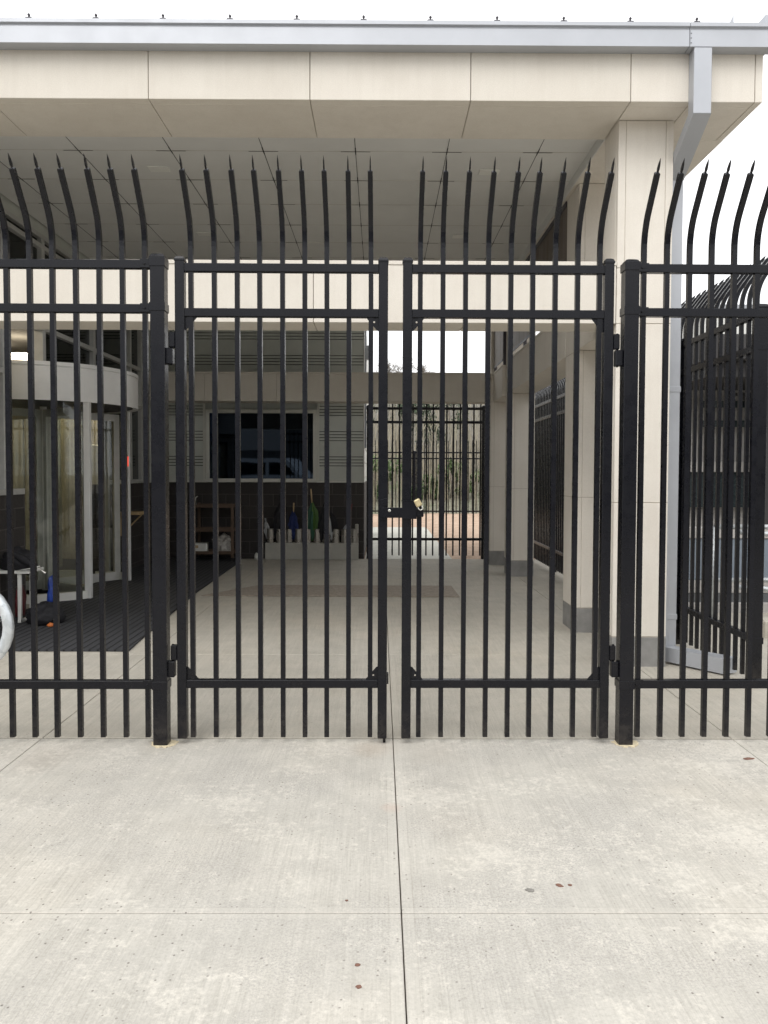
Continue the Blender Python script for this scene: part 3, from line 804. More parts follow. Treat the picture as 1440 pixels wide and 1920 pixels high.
ye = [7.675, 8.58, 10.09, 11.57, 12.08]
for a, b_ in ((6.19, 7.675), (7.765, 8.583), (8.657, 10.093), (10.167, 11.57), (11.63, 12.08)):
    pane(a, b_, 3.093, 3.93); pane(a, b_, 3.98, 4.04)
    if a != 7.765: pane(a, b_, 2.515, 3.037)
pane(6.19, 7.675, 1.30, 2.44); 
# the glazing beside the round door stands further back
k = mb(); k.box(-4.50, -4.494, 7.765, 8.60, 0.05, 3.037); B_(k, 'pane', M['glass_clear'], fro)
k = mb(); k.box(-4.494, XW-.045, 7.762, 7.768, 1.25, 3.037); B_(k, 'pane', M['glass_clear'], fro); pane(10.64, 11.57, 1.36, 2.44); pane(11.63, 12.08, 1.36, 2.44)
# header above glass, return wall to the back wing, front wall
k = mb(); k.box(XW-.2, XW+.004, 5.9, 12.16, 4.092, 4.26); k.box(XW-.2, XW, 12.16, 13.198, 1.302, 4.26); k.box(-9.5, XW-.26, 5.9, 6.1, 0, 4.26); k.box(XW-.25, XW-.001, 5.9, 5.948, 1.242, 4.26)
B_(k, 'wall', M['siding'])
# interior shell
k = mb(); k.box(-9.4, XW-.26, 6.11, 13.6, -0.03, 0.0); B_(k, 'interior_floor', M['interior_floor'])
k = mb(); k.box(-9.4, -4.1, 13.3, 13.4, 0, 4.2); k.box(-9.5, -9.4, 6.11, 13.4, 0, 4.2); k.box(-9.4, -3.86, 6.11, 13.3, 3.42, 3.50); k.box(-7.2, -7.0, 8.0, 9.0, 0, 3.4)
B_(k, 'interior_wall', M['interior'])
k = mb()
for i in range(26):
    y_ = 6.9+0.245*i; k.box(-6.35-0.05*(i % 2), -6.2, y_, y_+.235, 0.02, 2.5, bev=.01)
B_(k, 'interior_panel', M['tan_wall'])
k = mb()
for i in range(22):
    x_ = -8.6+0.215*i; k.box(x_, x_+.205, 12.78+0.04*(i % 2), 12.9, 0.02, 2.62, bev=.01)
B_(k, 'interior_panel', M['tan_wall'])
k = mb(); k.box(-5.15, -4.95, 11.8, 12.0, 0.0, 3.4, bev=.01); k.box(-4.6, -4.3, 12.0, 12.5, 0.0, 1.9, bev=.02); B_(k, 'interior_column', M['siding_trim'])
k = mb(); k.box(-5.9, -5.2, 7.2, 8.4, 0, 1.05, bev=.02); B_(k, 'reception_desk', M['wood_light'])
k = mb(); k.box(-5.50, -5.10, 10.85, 11.15, 3.32, 3.42, bev=.01)
lampo = sub(k, 'ceiling_light', M['lamp'], None, None, off=(-5.3, 11.0, 3.37)); lampo.location = (-5.3, 11.0, 3.37)
lampo.location = (-5.25, 11.2, 3.12)
tag(lampo, 'lit warm ceiling light seen through the glass above the round door', 'ceiling light')
for q in ((-5.0, 7.6), (-4.7, 12.0), (-6.2, 11.8), (-6.0, 8.4)):  # unseen ceiling lights added to brighten the lobby behind the glass
    k = mb(); k.box(-.45, .45, -.2, .2, -.03, .03, bev=.01); o_ = k.build('ceiling_light', M['lamp']); o_.location = (q[0], q[1], 3.38)
    tag(o_, 'lit rectangular fill light added out of view inside the glass lobby', 'ceiling light', 'added fill lights inside the lobby')
# back wing siding with groove bands
def siding(x0, x1, z0, z1, yf=13.2, axis='x'):
    k = mb(); gr = []
    c = 1.665-0.43*2
    while c < z1+0.2:
        gr += [c-.077, c-.026, c+.026, c+.077]; c += 0.43
    gr = [g_ for g_ in sorted(gr) if z0+.01 < g_ < z1-.01]
    zs = [z0]+gr+[z1]
    for a, b_ in zip(zs, zs[1:]):
        k.box(x0, x1, yf-0.03, yf, a+(.0065 if a != z0 else 0), b_-(.0065 if b_ != z1 else 0), bev=.002)
    k.box(x0+.002, x1-.002, yf-.008, yf+.05, z0+.001, z1-.001, mi=1)
    return k
for i, (a, b_, z0, z1) in enumerate([(-3.748, -0.285, 2.66, 4.19), (-1.035, -0.285, 1.335, 2.655), (-3.72, -3.02, 1.335, 2.655)]):
    B_(siding(a, b_, z0, z1), 'siding', [M['siding'], M['joint_dark']])
k = mb()
k.box(-1.075, -0.275, 13.155, 13.199, 1.302, 1.333, bev=.002); k.box(-1.075, -1.037, 13.150, 13.199, 1.334, 2.655, bev=.002)
k.box(-3.74, -2.98, 13.155, 13.199, 1.302, 1.333, bev=.002); k.box(-3.018, -2.98, 13.150, 13.199, 1.334, 2.655, bev=.002)
k.box(-3.74, -0.285, 13.150, 13.199, 2.6555, 2.6595)
B_(k, 'siding_trim', M['siding_trim'])
# solid core of the wing + lit side face
k = mb(); k.box(-0.60, -0.282, 13.26, 19, 1.301, 4.26); k.box(-2.95, -0.60, 13.5, 19, 2.56, 4.26)
k.box(-3.74, -3.0, 13.26, 13.5, 1.301, 4.2); k.box(-3.0, -0.60, 13.26, 13.5, 2.53, 4.2); B_(k, 'wing_wall', M['siding'])
k = mb()
for z in [1.40+0.26*i for i in range(11)]: k.box(-0.281, -0.272, 13.17, 19, z, z+.235, bev=.002)
k.box(-0.281, -0.268, 13.165, 13.21, 1.30, 4.26)
B_(k, 'side_siding', M['white_paint'])
k = mb(); k.box(-0.268, -0.235, 13.36, 13.40, 1.9, 4.3, bev=.003); k.box(-0.268, -0.16, 13.30, 13.42, 3.42, 3.66, bev=.005); B_(k, 'downpipe', M['gutter_metal'])
# window of the back wing
k = mb()
X0, X1, Z0, Z1 = -2.975, -1.08, 1.305, 2.545
t = 0.062
k.box(X0, X1, 13.145, 13.25, Z1-t, Z1, bev=.004); k.box(X0, X1, 13.130, 13.25, Z0, Z0+t, bev=.004)
k.box(X0, X0+t, 13.145, 13.25, Z0+t+.0005, Z1-t-.0005, bev=.004); k.box(X1-t, X1, 13.145, 13.25, Z0+t+.0005, Z1-t-.0005, bev=.004)
wf = B_(k, 'window', M['siding_trim'])
k = mb(); k.box(X0+t, X1-t, 13.20, 13.206, Z0+t, Z1-t); B_(k, 'pane', M['glass_navy'], wf)
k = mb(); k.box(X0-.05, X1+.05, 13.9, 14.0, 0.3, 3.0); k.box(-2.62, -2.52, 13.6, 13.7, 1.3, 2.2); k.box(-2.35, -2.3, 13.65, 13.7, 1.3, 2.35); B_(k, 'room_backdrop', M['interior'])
# wall bracket beyond the door
k = mb(); k.prism([(11.0, 0.86), (11.0, 0.90), (11.35, 0.90), (11.35, 0.86)], 'x', XW+.005, XW+.32); k.box(XW+.0, XW+.02, 11.0, 11.35, 0.55, 0.9)
k.sweep([[(XW+.29, 11.15, .86), (XW+.31, 11.15, .86), (XW+.31, 11.19, .86), (XW+.29, 11.19, .86)], [(XW+.01, 11.15, .58), (XW+.03, 11.15, .58), (XW+.03, 11.19, .58), (XW+.01, 11.19, .58)]])
B_(k, 'wall_bracket', M['wood_light'])

# revolving door
RC = (-4.18, 9.6)
k = mb(); k.lathe([(1.06, 2.285), (1.125, 2.27), (1.125, 2.645), (1.112, 2.650), (1.112, 2.655), (1.13, 2.658), (1.13, 2.70), (0.9, 2.71), (0.01, 2.71)], RC[0], RC[1], 72)
k.lathe([(0.01, 2.29), (1.06, 2.285)], RC[0], RC[1], 72, mi=1)
rd = B_(k, 'revolving_door', [M['drum_alu'], M['pavilion_dark']])
def arc_glass(a0, a1):
    k = mb(); k.lathe([(1.085, 0.10), (1.085, 2.28)], RC[0], RC[1], 24, radians(a0), radians(a1)); B_(k, 'curved_pane', M['glass_clear'], rd)
    k = mb(); k.lathe([(1.05, 0.10), (1.05, 0.005)], RC[0], RC[1], 24, radians(a0), radians(a1))
    k.lathe([(1.115, 0.005), (1.115, 0.105), (1.05, 0.105)], RC[0], RC[1], 24, radians(a0), radians(a1)); B_(k, 'base_ring', M['white_paint'], rd)
arc_glass(222, 318); arc_glass(42, 138)
for a, w in ((318.5, .035), (42, .022), (222, .03), (138, .03), (270, .022)):
    k = mb(); cx_, cy_ = RC[0]+1.09*cos(radians(a)), RC[1]+1.09*sin(radians(a))
    k.box(cx_-w, cx_+w, cy_-w, cy_+w, 0.0, 2.28, bev=.004); B_(k, 'jamb', M['drum_alu'], rd)
for a in (50.5, 140.5, 230.5, 320.5):
    ca, sa = cos(radians(a)), sin(radians(a))
    def R3(r, s_, z): return (RC[0]+r*ca-s_*sa, RC[1]+r*sa+s_*ca, z)
    k = mb()
    def bar(r0_, r1_, z0, z1, d=0.022):
        k.sweep([[R3(r0_, -d, z0), R3(r1_, -d, z0), R3(r1_, d, z0), R3(r0_, d, z0)], [R3(r0_, -d, z1), R3(r1_, -d, z1), R3(r1_, d, z1), R3(r0_, d, z1)]])
    bar(0.03, 0.10, 0.02, 2.24); bar(0.955, 1.035, 0.02, 2.24); bar(0.1005, 0.9545, 0.02, 0.13); bar(0.1005, 0.9545, 2.15, 2.24)
    B_(k, 'door_wing', M['frame_alu'], rd)
    k = mb(); k.quad([R3(.1, 0, .13), R3(.955, 0, .13), R3(.955, 0, 2.15), R3(.1, 0, 2.15)]); B_(k, 'wing_glass', M['glass_clear'], rd)
k = mb(); k.lathe([(0.04, 0), (0.04, 2.28)], RC[0], RC[1], 16); B_(k, 'hub', M['drum_alu'], rd)
k = mb(); k.box(RC[0]+1.09*cos(radians(42))-.012, RC[0]+1.09*cos(radians(42))+.012, RC[1]+1.09*sin(radians(42))-.030, RC[1]+1.09*sin(radians(42))-.022, 1.55, 1.68)
B_(k, 'red_glint_strip', M['red'], rd)  # glowing strip stands in for a small red reflection

# =================================================================== MATS
k = mb(); k.prism([(-3.75, 6.28), (-2.06, 6.28), (-2.10, 6.85), (-2.16, 8.0), (-2.23, 9.3), (-2.28, 12.2), (-2.36, 13.16), (-3.75, 13.16)], 'z', 0.003, 0.016)
tag(k.build('floor_mat', M['mat']), 'dark ribbed entrance mat in front of the revolving door', 'mat')
k = mb(); k.prism([(-2.12, 9.12), (0.95, 9.06), (0.93, 9.93), (-1.55, 9.97)], 'z', 0.003, 0.014)
tag(k.build('floor_mat', M['runner_brown']), 'thin brown runner mat lying across the covered concrete floor', 'mat')

# =================================================================== UMBRELLA STAND, UMBRELLAS
st = empty('umbrella_stand', (-1.15, 12.93, 0), 0, 'long pale planter box holding a row of steel tubes for umbrellas', 'umbrella stand')
k = mb(); k.box(-0.78, 0.79, 0.0, 0.17, 0.002, 0.285, bev=.006); k.build('base_box', M['box_white'], st)
TX = []
for i in range(10):
    x = -0.70+0.158*i; TX.append(x)
    k = mb(); k.lathe([(0.066, 0.27), (0.066, 0.515), (0.072, 0.520), (0.060, 0.522), (0.060, 0.30)], x, 0.085, 20); k.build('tube', M['steel'], st)
k = mb(); k.box(0.73, 0.79, 0.13, 0.16, 0.285, 0.60, bev=.01); k.build('end_plate', M['box_white'], st)
def umbrella(x, label, h0, h1, rmax, mat, handle, htop, tilt=0, mat2=None, hooks=False, ph=0):
    root = empty('umbrella', (-1.15+x, 13.01, 0.30), 0, label, 'umbrella', 'wet umbrellas standing in the steel tubes')
    root.rotation_euler = (0.03, radians(tilt), ph)
    k = mb(); n = 16; secs = []
    for j in range(9):
        t = j/8; z = h0+(h1-h0)*t
        r = rmax*(0.35+0.65*sin(pi*min(1, 0.12+t*0.85)))*(1 if t < .75 else (1-(t-.75)*2.6))
        secs.append([(r*(1+0.32*cos(8*2*pi*i/n+1))*cos(2*pi*i/n+t*.8)*1.15, r*0.6*(1+0.32*cos(8*2*pi*i/n+1))*sin(2*pi*i/n+t*.8), z) for i in range(n)])
    for j, sec in enumerate(secs):
        for i, p in enumerate(sec):
            q = 1+0.45*noise.noise(Vector((i*.9+x*9, j*.55, x*5))); sec[i] = (p[0]*q+.012*noise.noise(Vector((j*.7, x*7, 1))), p[1]*q, p[2]+(.05*noise.noise(Vector((i*1.7, x*11, 2))) if j == 0 else 0))
    k.sweep(secs)
    if mat2:
        for f in k.bm.faces:
            if f.calc_center_median().x > 0.0: f.material_index = 1
    k.build('folded_canopy', [mat, mat2] if mat2 else mat, root)
    k = mb(); k.tube([(0, 0, -0.25), (0, 0, h1+.01)], 0.005, 8); k.build('shaft', M['zinc'], root)
    k = mb()
    if hooks: k.tube([(0, 0, h1-.02), (0, 0, htop-.05)]+[(0.03-0.03*cos(a), 0, htop-.05+.03*sin(a)) for a in (0.6, 1.2, 1.8, 2.4, 3.0)], 0.009, 8)
    else: k.tube([(0, 0, h1-.02), (0, 0, (h1+htop)/2), (0, 0, htop)], [0.009, 0.013, 0.012], 10)
    k.build('handle', handle, root)
umbrella(TX[0]-.03, 'small pale grey umbrella in the leftmost steel tube', 0.05, 0.36, 0.035, M['cloth_grey'], M['cloth_grey'], 0.40, -8)
umbrella(TX[1], 'tall black umbrella in the second steel tube from the left', 0.05, 0.66, 0.085, M['cloth_black'], M['cloth_black'], 0.83, 1)
umbrella(TX[1]+.09, 'black umbrella leaning beside the tall black one', 0.05, 0.60, 0.075, M['cloth_black'], M['cloth_black'], 0.66, -2)
umbrella(TX[3]-.10, 'navy umbrella with a short wooden handle', 0.05, 0.52, 0.07, M['cloth_navy'], M['wood_light'], 0.66, 2)
umbrella(TX[5]-.04, 'green and lime golf umbrella with a pale wooden handle', 0.04, 0.68, 0.075, M['cloth_green'], M['wood_light'], 0.90, -4, M['cloth_lime'])
umbrella(TX[6]-.07, 'black umbrella right of the green one', 0.04, 0.60, 0.08, M['cloth_black'], M['cloth_black'], 0.64, 2)
umbrella(TX[6]+.02, 'slim black umbrella with grey edging', 0.0, 0.58, 0.042, M['cloth_grey'], M['cloth_black'], 0.62, 2, M['cloth_black'])
umbrella(TX[8]-.16, 'black and grey striped umbrella leaning to the right in its tube', 0.04, 0.60, 0.080, M['cloth_grey'], M['cloth_black'], 0.64, -14, M['cloth_black'])
umbrella(TX[8]-.02, 'dark umbrella with a thin red handle in the eighth tube', 0.04, 0.34, 0.055, M['cloth_grey'], M['cord_red'], 0.66, 12, M['cloth_black'])

# =================================================================== CART with box and bag
ct = empty('utility_cart', (-2.73, 12.78, 0), 0, 'brown three shelf utility cart parked against the dark brick wall', 'cart')
for z in (0.13, 0.50, 0.895):
    k = mb(); k.box(-0.33, 0.33, -0.2, 0.2, z, z+.012); 
    for q in ((-.33, .33, -.2, -.188), (-.33, .33, .188, .2), (-.33, -.318, -.1875, .1875), (.318, .33, -.1875, .1875)): k.box(*q, z+.0125, z+.05)
    k.build('shelf', M['cart_brown'], ct)
for sx in (-1, 1):
    for sy in (-1, 1):
        k = mb(); k.box(sx*.315-.022, sx*.315+.022, sy*.185-.022, sy*.185+.022, 0.07, 0.96, bev=.004); lo = k.build('leg', M['cart_brown'], ct)
        k = mb(); k.lathe([(0.0005, -.012), (0.035, -.012), (0.035, .012), (0.0005, .012)], 0, 0, 14)
        for v in k.bm.verts: a_ = v.co.copy(); v.co = (sx*.315+a_.z, sy*.185+a_.x, 0.036+a_.y)
        k.build('caster', M['rubber_black'], lo)
k = mb(); k.tube([(-.27, -.2, .94), (-.27, -.25, 1.0), (-.27, -.24, 1.06), (-.24, -.22, 1.08)], .008, 8); k.build('handle', M['zinc'], ct)
bx = empty('box', (-2.95, 12.70, 0.145), 0.1, 'small shiny white carton on the bottom shelf of the brown cart', 'box')
k = mb(); k.box(-.10, .11, -.1, .1, 0, .16, bev=.004); k.build('carton', M['white_paint'], bx)
k = mb(); k.box(-.08, -.035, -.102, -.1005, .085, .13); k.build('sticker', M['wood_light'], bx)
def lump(name, mat, loc, sc, seed, label, cat, sub_=3, amp=0.25, flat=True, group=None):
    bm = bmesh.new(); bmesh.ops.create_icosphere(bm, subdivisions=sub_+1, radius=1.0)
    for v in bm.verts:
        d = v.co.normalized(); n1 = noise.noise(d*1.3+Vector((seed, 0, 0))); n2 = noise.noise(d*4+Vector((0, seed, 0))); n3 = abs(noise.noise(d*7+Vector((seed, seed, 0))))
        v.co = d*(1+amp*n1+amp*.5*n2-amp*.7*n3)
        if flat and v.co.z < -.6: v.co.z = -.6+(v.co.z+.6)*.1
        v.co = Vector((v.co.x*sc[0], v.co.y*sc[1], (v.co.z+.62)*sc[2]))
    for f in bm.faces: f.smooth = True
    me = bpy.data.meshes.new(name); bm.to_mesh(me); bm.free(); me.materials.append(mat)
    o = bpy.data.objects.new(name, me); COL.objects.link(o); o.location = loc
    return tag(o, label, cat, group)
lump('plastic_bag', M['bag_clear'], (-2.60, 12.74, 0.145), (.16, .15, .19), 3.3, 'crumpled clear plastic bag on the bottom shelf of the brown cart', 'bag', amp=.4)
lump('plastic_bag', M['white_paint'], (-2.06, 12.95, 0.002), (.05, .05, .07), 6.3, 'small crumpled white bag on the floor left of the umbrella stand', 'bag', amp=.4)

# =================================================================== SIDE TABLE with things
tb = empty('side_table', (-3.53, 7.55, 0), 0, 'small white side table against the brick wall', 'table')
k = mb(); k.box(-.19, .16, -.16, .16, .492, .520, bev=.003); k.build('table_top', M['white_paint'], tb)
for sx in (-.165, .05):
    k = mb(); k.box(sx-.016, sx+.016, -.14, -.11, .018, .491, bev=.002); k.box(sx-.016, sx+.016, .11, .14, .018, .491, bev=.002)
    k.box(sx-.016, sx+.016, -.145, .145, .012, .042, bev=.002); k.build('leg', M['white_paint'], tb)
lump('bag', M['cloth_black'], (-3.545, 7.52, 0.521), (.165, .13, .135), 1.1, 'slumped black shoulder bag on top of the white side table', 'bag')
um = empty('umbrella', (-3.40, 7.43, 0.60), 0, 'black folding umbrella lying across the bag on the side table', 'umbrella')
um.rotation_euler = (0, radians(-58+180), 0)
k = mb(); k.lathe([(.003, -.20), (.03, -.16), (.042, -.05), (.034, .05), (.012, .10), (.003, .102)], 0, 0, 14); k.build('folded_canopy', M['cloth_black'], um)
k = mb(); k.lathe([(.003, .09), (.006, .12), (.006, .15), (.012, .155), (.013, .20), (.003, .205)], 0, 0, 12); k.build('handle', M['zinc'], um)
k = mb(); k.tube([(-3.46, 7.38, .527), (-3.36, 7.36, .545), (-3.25, 7.35, .572)], .006, 8)
tag(k.build('stick', M['white_paint']), 'thin white stick poking out over the edge of the side table', 'stick')
lump('plastic_bag', M['cloth_blue'], (-3.25, 7.62, 0.10), (.055, .06, .23), 2.7, 'bright blue plastic bag hanging beside the white side table', 'bag', amp=.3, flat=False)
lump('bag', M['cloth_black'], (-3.22, 7.38, 0.018), (.17, .15, .125), 5.5, 'black duffel bag slumped on the ribbed mat', 'bag')
lump('bag', M['cord_red'], (-3.56, 7.60, 0.045), (.045, .08, .19), 8.2, 'dark red bag standing under the white side table', 'bag')
lump('packet', M['orange_pack'], (-3.10, 7.22, 0.018), (.028, .025, .022), 4.4, 'small orange packet on the mat beside the black duffel bag', 'packet')

# =================================================================== GALVANISED RAILS
k = mb(); R_ = 0.19; zc, yc = 0.785, 3.42
pts = []
for i in range(15):
    a = -pi/2+pi*i/14; pts.append((-1.655-R_+R_*cos(a), yc, zc+R_*sin(a)))
pts = [(-2.9, yc, zc-R_)]+pts+[(-2.9, yc, zc+R_)]
k.tube(pts, 0.0242, 16)
hr = empty('handrail', (-2.2, yc, 0), 0, 'galvanised pipe handrail with a rounded end at the left edge', 'handrail', 'galvanised pipe handrails')
for v in k.bm.verts: v.co -= Vector((-2.2, yc, 0))
k.build('pipe_loop', M['galv'], hr)
k = mb(); k.tube([(-.35, 0, 0), (-.35, 0, zc-R_)], .0242, 14); k.tube([(.12-.6, 0, 0.0), (.12-.6, 0, 0.01)], .05, 12); k.build('post', M['galv'], hr)
def railing(loc, L, label, sections, drop=0.0):
    root = empty('handrail', loc, 0, label, 'handrail', 'galvanised pipe handrails')
    for z in (0.95, 0.42):
        k = mb(); k.tube([(0, 0, z), (L, 0, z)], .024, 12); k.build('pipe', M['galv'], root)
        if drop: 
            k = mb(); k.tube([(0.1, -.25, z-.03), (L*.35, -.25, z-.10), (L, -.25, z-.10-drop)], .024, 12); k.build('pipe', M['galv'], root)
    for i in range(sections):
        k = mb(); x = L*i/(sections-1) if sections > 1 else 0; k.tube([(x, 0, 0), (x, 0, .95)], .024, 12); k.build('post', M['galv'], root)
railing((3.32, 7.6, 0.0), 3.2, 'galvanised double pipe handrail along the ramp right of the side fence', 3, 0.25)
# blue-grey ramp wall behind the handrail
k = mb()
for i in range(6):
    a = 3.0+i*1.1; k.box(a+.004, a+1.096, 8.2, 8.35, 0.34, 0.78, bev=.004)
k2 = k
rw = empty('ramp_wall', (3.0, 8.2, 0), 0, 'low blue-grey panelled ramp wall behind the pipe handrail', 'wall')
sub(k2, 'panel', M['bluegrey_panel'], rw, off=(3.0, 8.2, 0))
k = mb(); k.box(2.98, 9.7, 8.18, 8.37, .785, .90, bev=.005); k.box(2.98, 9.7, 8.18, 8.37, 0.20, .335, bev=.005); k.box(2.98, 9.7, 8.10, 8.36, -.02, .10, bev=.005); sub(k, 'coping', M['light_panel'], rw, off=(3.0, 8.2, 0))
k = mb(); k.box(2.98, 9.7, 8.19, 8.36, .101, .199); sub(k, 'recess', M['cart_grey'], rw, off=(3.0, 8.2, 0))
k = mb(); k.box(0, 4.5, -.10, .10, -0.02, .16, bev=.015)
kb = k.build('kerb', M['concrete_in']); kb.location = (3.45, 6.95, 0); tag(kb, 'rough concrete kerb in front of the ramp handrail', 'kerb')
# pavilion behind
pv = empty('pavilion', (4.6, 11, 0), 0, 'neighbouring low building with dark roof edge beyond the side fence', 'building')
PO = (4.6, 11, 0)
def P_(b_, n, m, p=None): return sub(b_, n, M[m], p or pv, off=PO)
k = mb(); k.box(4.45, 16, 10.4, 17, 3.02, 3.36, bev=.01); k.box(4.5, 16, 10.6, 17, 2.80, 3.015, bev=.01); P_(k, 'roof_edge', 'pavilion_dark')
k = mb(); k.box(4.6, 16, 11.0, 16.8, 3.361, 3.80); P_(k, 'clerestory', 'white_paint')
k = mb(); k.box(4.5, 16, 10.9, 16.9, 3.805, 3.86); P_(k, 'roof', 'roof_metal')
k = mb(); k.box(4.62, 16, 12.2, 12.4, 0, 2.795)
P_(k, 'wall', 'light_panel')
k = mb()
for x in (5.6, 7.6, 9.6): k.box(x, x+.3, 11.2, 11.5, 0, 2.795, bev=.006)
P_(k, 'pillar', 'pavilion_dark')
k = mb(); k.box(5.0, 16, 11.9, 12.0, 2.2, 2.3); k.box(5.0, 16, 11.9, 12.0, 2.5, 2.6); k.box(4.7, 16, 12.0, 12.1, .95, 1.5)
P_(k, 'glass_band', 'teal_dark')
k = mb(); k.box(4.7, 16, 11.9, 12.1, 1.501, 1.66, bev=.005); k.box(4.7, 16, 11.9, 12.15, 0, .50, bev=.005); P_(k, 'sill_band', 'light_panel')
k = mb(); k.sweep([[(5.4, 11.6, 2.7), (5.6, 11.6, 2.7), (5.6, 11.8, 2.7), (5.4, 11.8, 2.7)], [(7.4, 11.6, 1.55), (7.6, 11.6, 1.55), (7.6, 11.8, 1.55), (7.4, 11.8, 1.55)]])
P_(k, 'brace', 'pavilion_dark')

# =================================================================== DEBRIS ON THE PAVEMENT
def debris(x, y, r, mat, label, el=1.6, rot=0.3, seed=0):
    k = mb(); n = 14; ring = []
    for i in range(n):
        a = 2*pi*i/n; q = r*(1+.45*noise.noise(Vector((cos(a)*1.5, sin(a)*1.5, seed))))
        u, v = q*el*cos(a), q*sin(a); ring.append((u*cos(rot)-v*sin(rot), u*sin(rot)+v*cos(rot)))
    k.prism(ring, 'z', 0.0005, 0.0025)
    o = k.build('leaf', mat); o.location = (x, y, 0); tag(o, label, 'leaf', 'bits of flattened leaf on the pavement')
debris(0.537, 2.673, .011, M['leaf_grey'], 'grey flattened leaf left of the two reddish ones', 1.5, -.3, 1)
debris(0.648, 2.705, .0085, M['leaf_brown'], 'larger reddish brown leaf scrap in the middle of the three', 1.6, -.7, 2)
debris(0.687, 2.708, .005, M['leaf_brown'], 'tiny reddish brown leaf scrap, rightmost of the three', 1.6, -.2, 3)
debris(1.915, 3.93, .016, M['leaf_brown'], 'brown leaf scrap beside the slab joint at far right', 1.8, .2, 4)
debris(-0.063, 2.26, .006, M['leaf_brown'], 'brown speck left of the centre joint near the bottom', 1.5, .1, 5)
debris(-0.056, 2.162, .0065, M['leaf_brown'], 'brown speck nearest the bottom edge of the photo', 1.5, .1, 6)
debris(-0.11, 2.608, .0045, M['leaf_brown'], 'small orange brown speck just beyond the cross joint', 1.1, .1, 7)

# =================================================================== VEGETATION
rnd = random.Random(11)
def stems(name, n, x0, x1, y0, y1, h0, h1, r, mat, label=None):
    k = mb(); bm = k.bm
    for _ in range(n):
        x = rnd.uniform(x0, x1); y = rnd.uniform(y0, y1); z = hill_z(x, y) if y > 26.3 else 0
        h = rnd.uniform(h0, h1); dx = rnd.gauss(0, .10)*h; dy = rnd.gauss(0, .05)*h; rr_ = r*rnd.uniform(.5, 1.4)
        a = rnd.uniform(0, pi); c, s = cos(a)*rr_, sin(a)*rr_
        base = Vector((x, y, z-.1)); mid = Vector((x+dx*.35, y+dy*.3, z+h*.5)); top = Vector((x+dx, y+dy, z+h))
        for (P, Q, w0, w1) in ((base, mid, 1, .8), (mid, top, .8, .25)):
            for (cx_, sx_) in ((c, s), (-s, c)):
                bm.faces.new([bm.verts.new(P+Vector((-cx_*w0, -sx_*w0, 0))), bm.verts.new(P+Vector((cx_*w0, sx_*w0, 0))), bm.verts.new(Q+Vector((cx_*w1, sx_*w1, 0))), bm.verts.new(Q+Vector((-cx_*w1, -sx_*w1, 0)))])
        for _b in range(rnd.randint(2, 5)):     # side twigs
            t = rnd.uniform(.4, .95); P = base.lerp(top, t); L = h*rnd.uniform(.12, .3)
            Q = P+Vector((rnd.uniform(-1, 1)*L*.5, rnd.uniform(-.4, .4)*L*.5, L)); w = rr_*.45
            bm.faces.new([bm.verts.new(P+Vector((-w, 0, 0))), bm.verts.new(P+Vector((w, 0, 0))), bm.verts.new(Q)])
    o = k.build(name, mat, recalc=False); tag(o, label, 'brush', kind='stuff'); return o
stems('tall_grass', 1500, -9, 12, 26.8, 36, 1.0, 2.8, .016, M['straw'], 'tall straw coloured grass behind the boundary fence')
stems('brush', 2600, -14, 18, 30, 52, 1.2, 3.0, .03, M['bark_grey'], 'bare grey brown brush covering the hillside')
stems('dry_brush', 1700, -14, 18, 30, 52, 1.0, 2.6, .03, M['straw'], 'pale dry brush on the hillside')
def bush(x, y, h, w, mat, label, n=1500, cat='shrub', name='shrub'):
    k = mb(); bm = k.bm; z0 = hill_z(x, y)-.1
    cl_ = [(rnd.gauss(0, w*.3), rnd.gauss(0, w*.3), rnd.uniform(.2, .95)*h, rnd.uniform(.25, .5)*w*.6) for _ in range(12)]
    for _ in range(n):
        c = rnd.choice(cl_); d = Vector((rnd.gauss(0, 1), rnd.gauss(0, 1), rnd.gauss(0, 1))).normalized()*c[3]*rnd.uniform(.4, 1.05)
        P = Vector((c[0], c[1], c[2]))+d; P.z = max(.05, P.z)
        u_ = Vector((rnd.gauss(0, 1), rnd.gauss(0, 1), rnd.gauss(0, 1))).normalized()*.07; v_ = u_.orthogonal().normalized()*.045
        bm.faces.new([bm.verts.new(P-u_), bm.verts.new(P-v_), bm.verts.new(P+u_), bm.verts.new(P+v_)])
    root = empty(name, (x, y, z0), 0, label, cat, 'shrubs and trees on the hillside')
    k.build('crown', mat, root, recalc=False)
    k = mb(); k.tube([(0, 0, 0), (.05, 0, h*.4), (-.05, .05, h*.75)], [.07, .05, .02], 6); k.build('trunk', M['bark'], root)
bush(2.75, 29.5, 1.5, 1.1, M['leaf_spring'], 'bright green low shrub behind the boundary fence, right of the others')
bush(1.7, 33.5, 3.4, 1.6, M['leaf_dark'], 'dark evergreen rising above the tall grass, nearest the gate middle')
bush(-.2, 29.0, 1.5, 1.2, M['leaf_spring'], 'small green shrub low on the left behind the boundary fence')
bush(3.4, 38, 4.2, 2.4, M['leaf_dark'], 'dark evergreen shrub part way up the slope')
bush(0.7, 42, 3.0, 2.0, M['leaf_dark'], 'smaller dark shrub high up the slope')
bush(0.6, 50, 1.6, 3.0, M['leaf_spring'], 'wide patch of fresh green foliage near the top of the slope')
bush(1.9, 29.3, 1.0, 1.0, M['leaf_spring'], 'green shrub tucked in the grass left of the bright one')
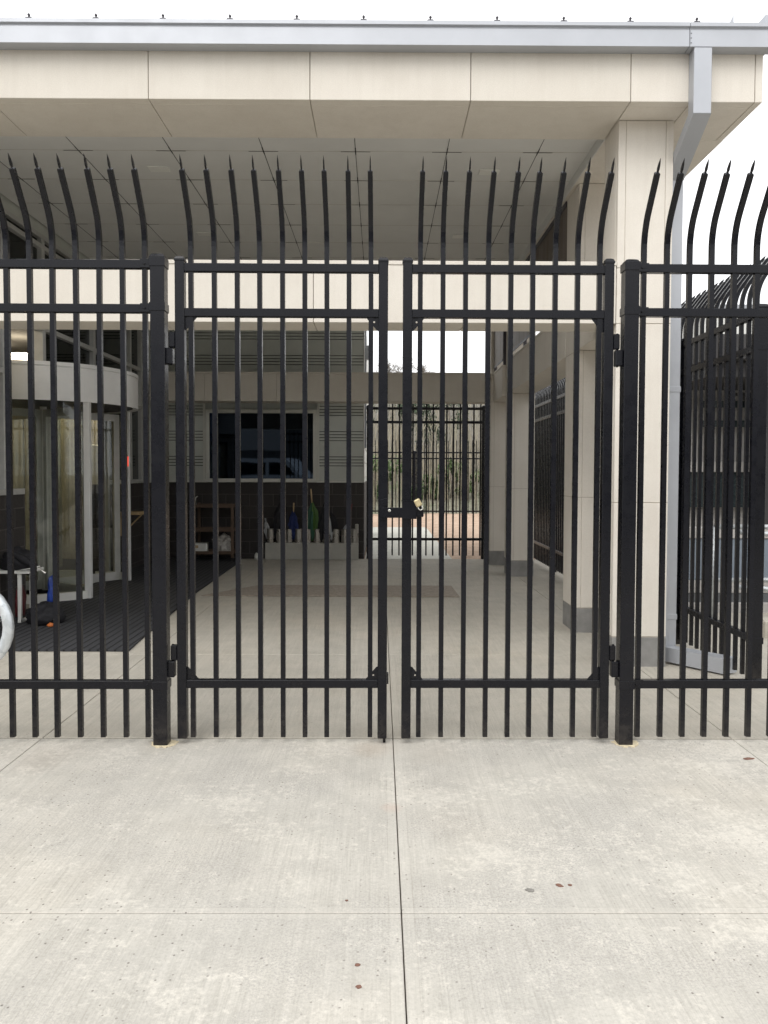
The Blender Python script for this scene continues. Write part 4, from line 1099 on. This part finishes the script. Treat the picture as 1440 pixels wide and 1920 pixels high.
def bare_tree(x, y, h, label):
    z0 = hill_z(x, y)-.2; root = empty('tree', (x, y, z0), 0, label, 'tree', 'bare trees on the ridge')
    k = mb(); k.tube([(0, 0, 0), (.05, 0, h*.3), (0, .05, h*.6)], [.16, .11, .06], 7); k.build('trunk', M['bark'], root)
    k = mb(); bm = k.bm
    def br(P, d, L, r, lev):
        Q = P+d*L; s_ = d.orthogonal().normalized()*r; t_ = d.cross(s_).normalized()*r
        for q in (s_, t_): bm.faces.new([bm.verts.new(P-q), bm.verts.new(P+q), bm.verts.new(Q+q*.6), bm.verts.new(Q-q*.6)])
        if lev <= 0: return
        for _ in range(4 if lev > 1 else 3):
            nd = (d+Vector((rnd.gauss(0, .5), rnd.gauss(0, .5), rnd.gauss(.05, .35)))).normalized(); br(P.lerp(Q, rnd.uniform(.5, 1)), nd, L*rnd.uniform(.55, .75), r*.6, lev-1)
    for _ in range(6): br(Vector((0, 0, h*rnd.uniform(.25, .6))), Vector((rnd.gauss(0, .5), rnd.gauss(0, .5), 1)).normalized(), h*.28, .05, 4)
    k.build('crown', M['bark'], root, recalc=False)
for i, (px_, hh, lab) in enumerate([(0.0028, 4.3, 'leftmost bare tree on the ridge, mostly behind the gate upright'), (0.030, 4.6, 'larger bare tree on the ridge between the gate leaves'), (.052, 3.9, 'small bare tree on the ridge right of the larger one'), (.16, 3.6, 'lone bare tree at the right end of the ridge')]):
    bare_tree(px_*64, 64, hh*0.88, lab)

# =================================================================== WHAT STANDS BEHIND THE VIEWER (seen in the glass)
g = mb(); g.box(-45, 45, -34, -6.02, -.13, -0.02); tag(g.build('parking_lot', M['asphalt']), kind='structure')
ob = empty('warehouse', (0, -38, 0), 0, 'long dark building across the car park, seen only in the window reflections', 'building')
def O_(b_, n, m): return sub(b_, n, M[m], ob, off=(0, -38, 0))
k = mb(); k.box(-45, 45, -46, -38, -.1, 8.5); O_(k, 'wall', 'interior')
k = mb(); k.box(-45.3, 45.3, -46.3, -37.7, 8.51, 8.9); O_(k, 'roof', 'roof_metal')
for i in range(12):
    k = mb(); k.box(-40+i*7, -36+i*7, -37.99, -37.9, 3.2, 5.2, bev=.03); O_(k, 'window', 'light_panel')
def van(x, y, mat, label):
    r_ = empty('van', (x, y, 0), 0.25, label, 'van', 'vehicles parked behind the viewer')
    k = mb(); k.prism([(-2.4, .35), (-2.4, 1.95), (-2.25, 2.15), (1.0, 2.15), (1.75, 1.35), (2.45, 1.15), (2.5, .55), (2.4, .35)], 'y', -.95, .95); k.build('body', mat, r_)
    k = mb(); k.prism([(.15, 1.35), (.15, 1.95), (.95, 1.95), (1.5, 1.35)], 'y', .951, .965); k.prism([(-2.1, 1.35), (-2.1, 1.95), (0, 1.95), (0, 1.35)], 'y', .951, .965); k.build('side_window', M['glass_navy'], r_)
    for wx in (-1.5, 1.55):
        for wy in (-.8, .8):
            k = mb(); k.tube([(wx, wy-.12, .36), (wx, wy+.16, .36)], .36, 20); k.build('wheel', M['rubber_black'], r_)
van(-5.3, -12.0, M['car_white'], 'white van parked behind the viewer, seen in the window reflection')
van(-0.8, -15.0, M['gutter_metal'], 'silver van parked behind the viewer, further back than the white one')
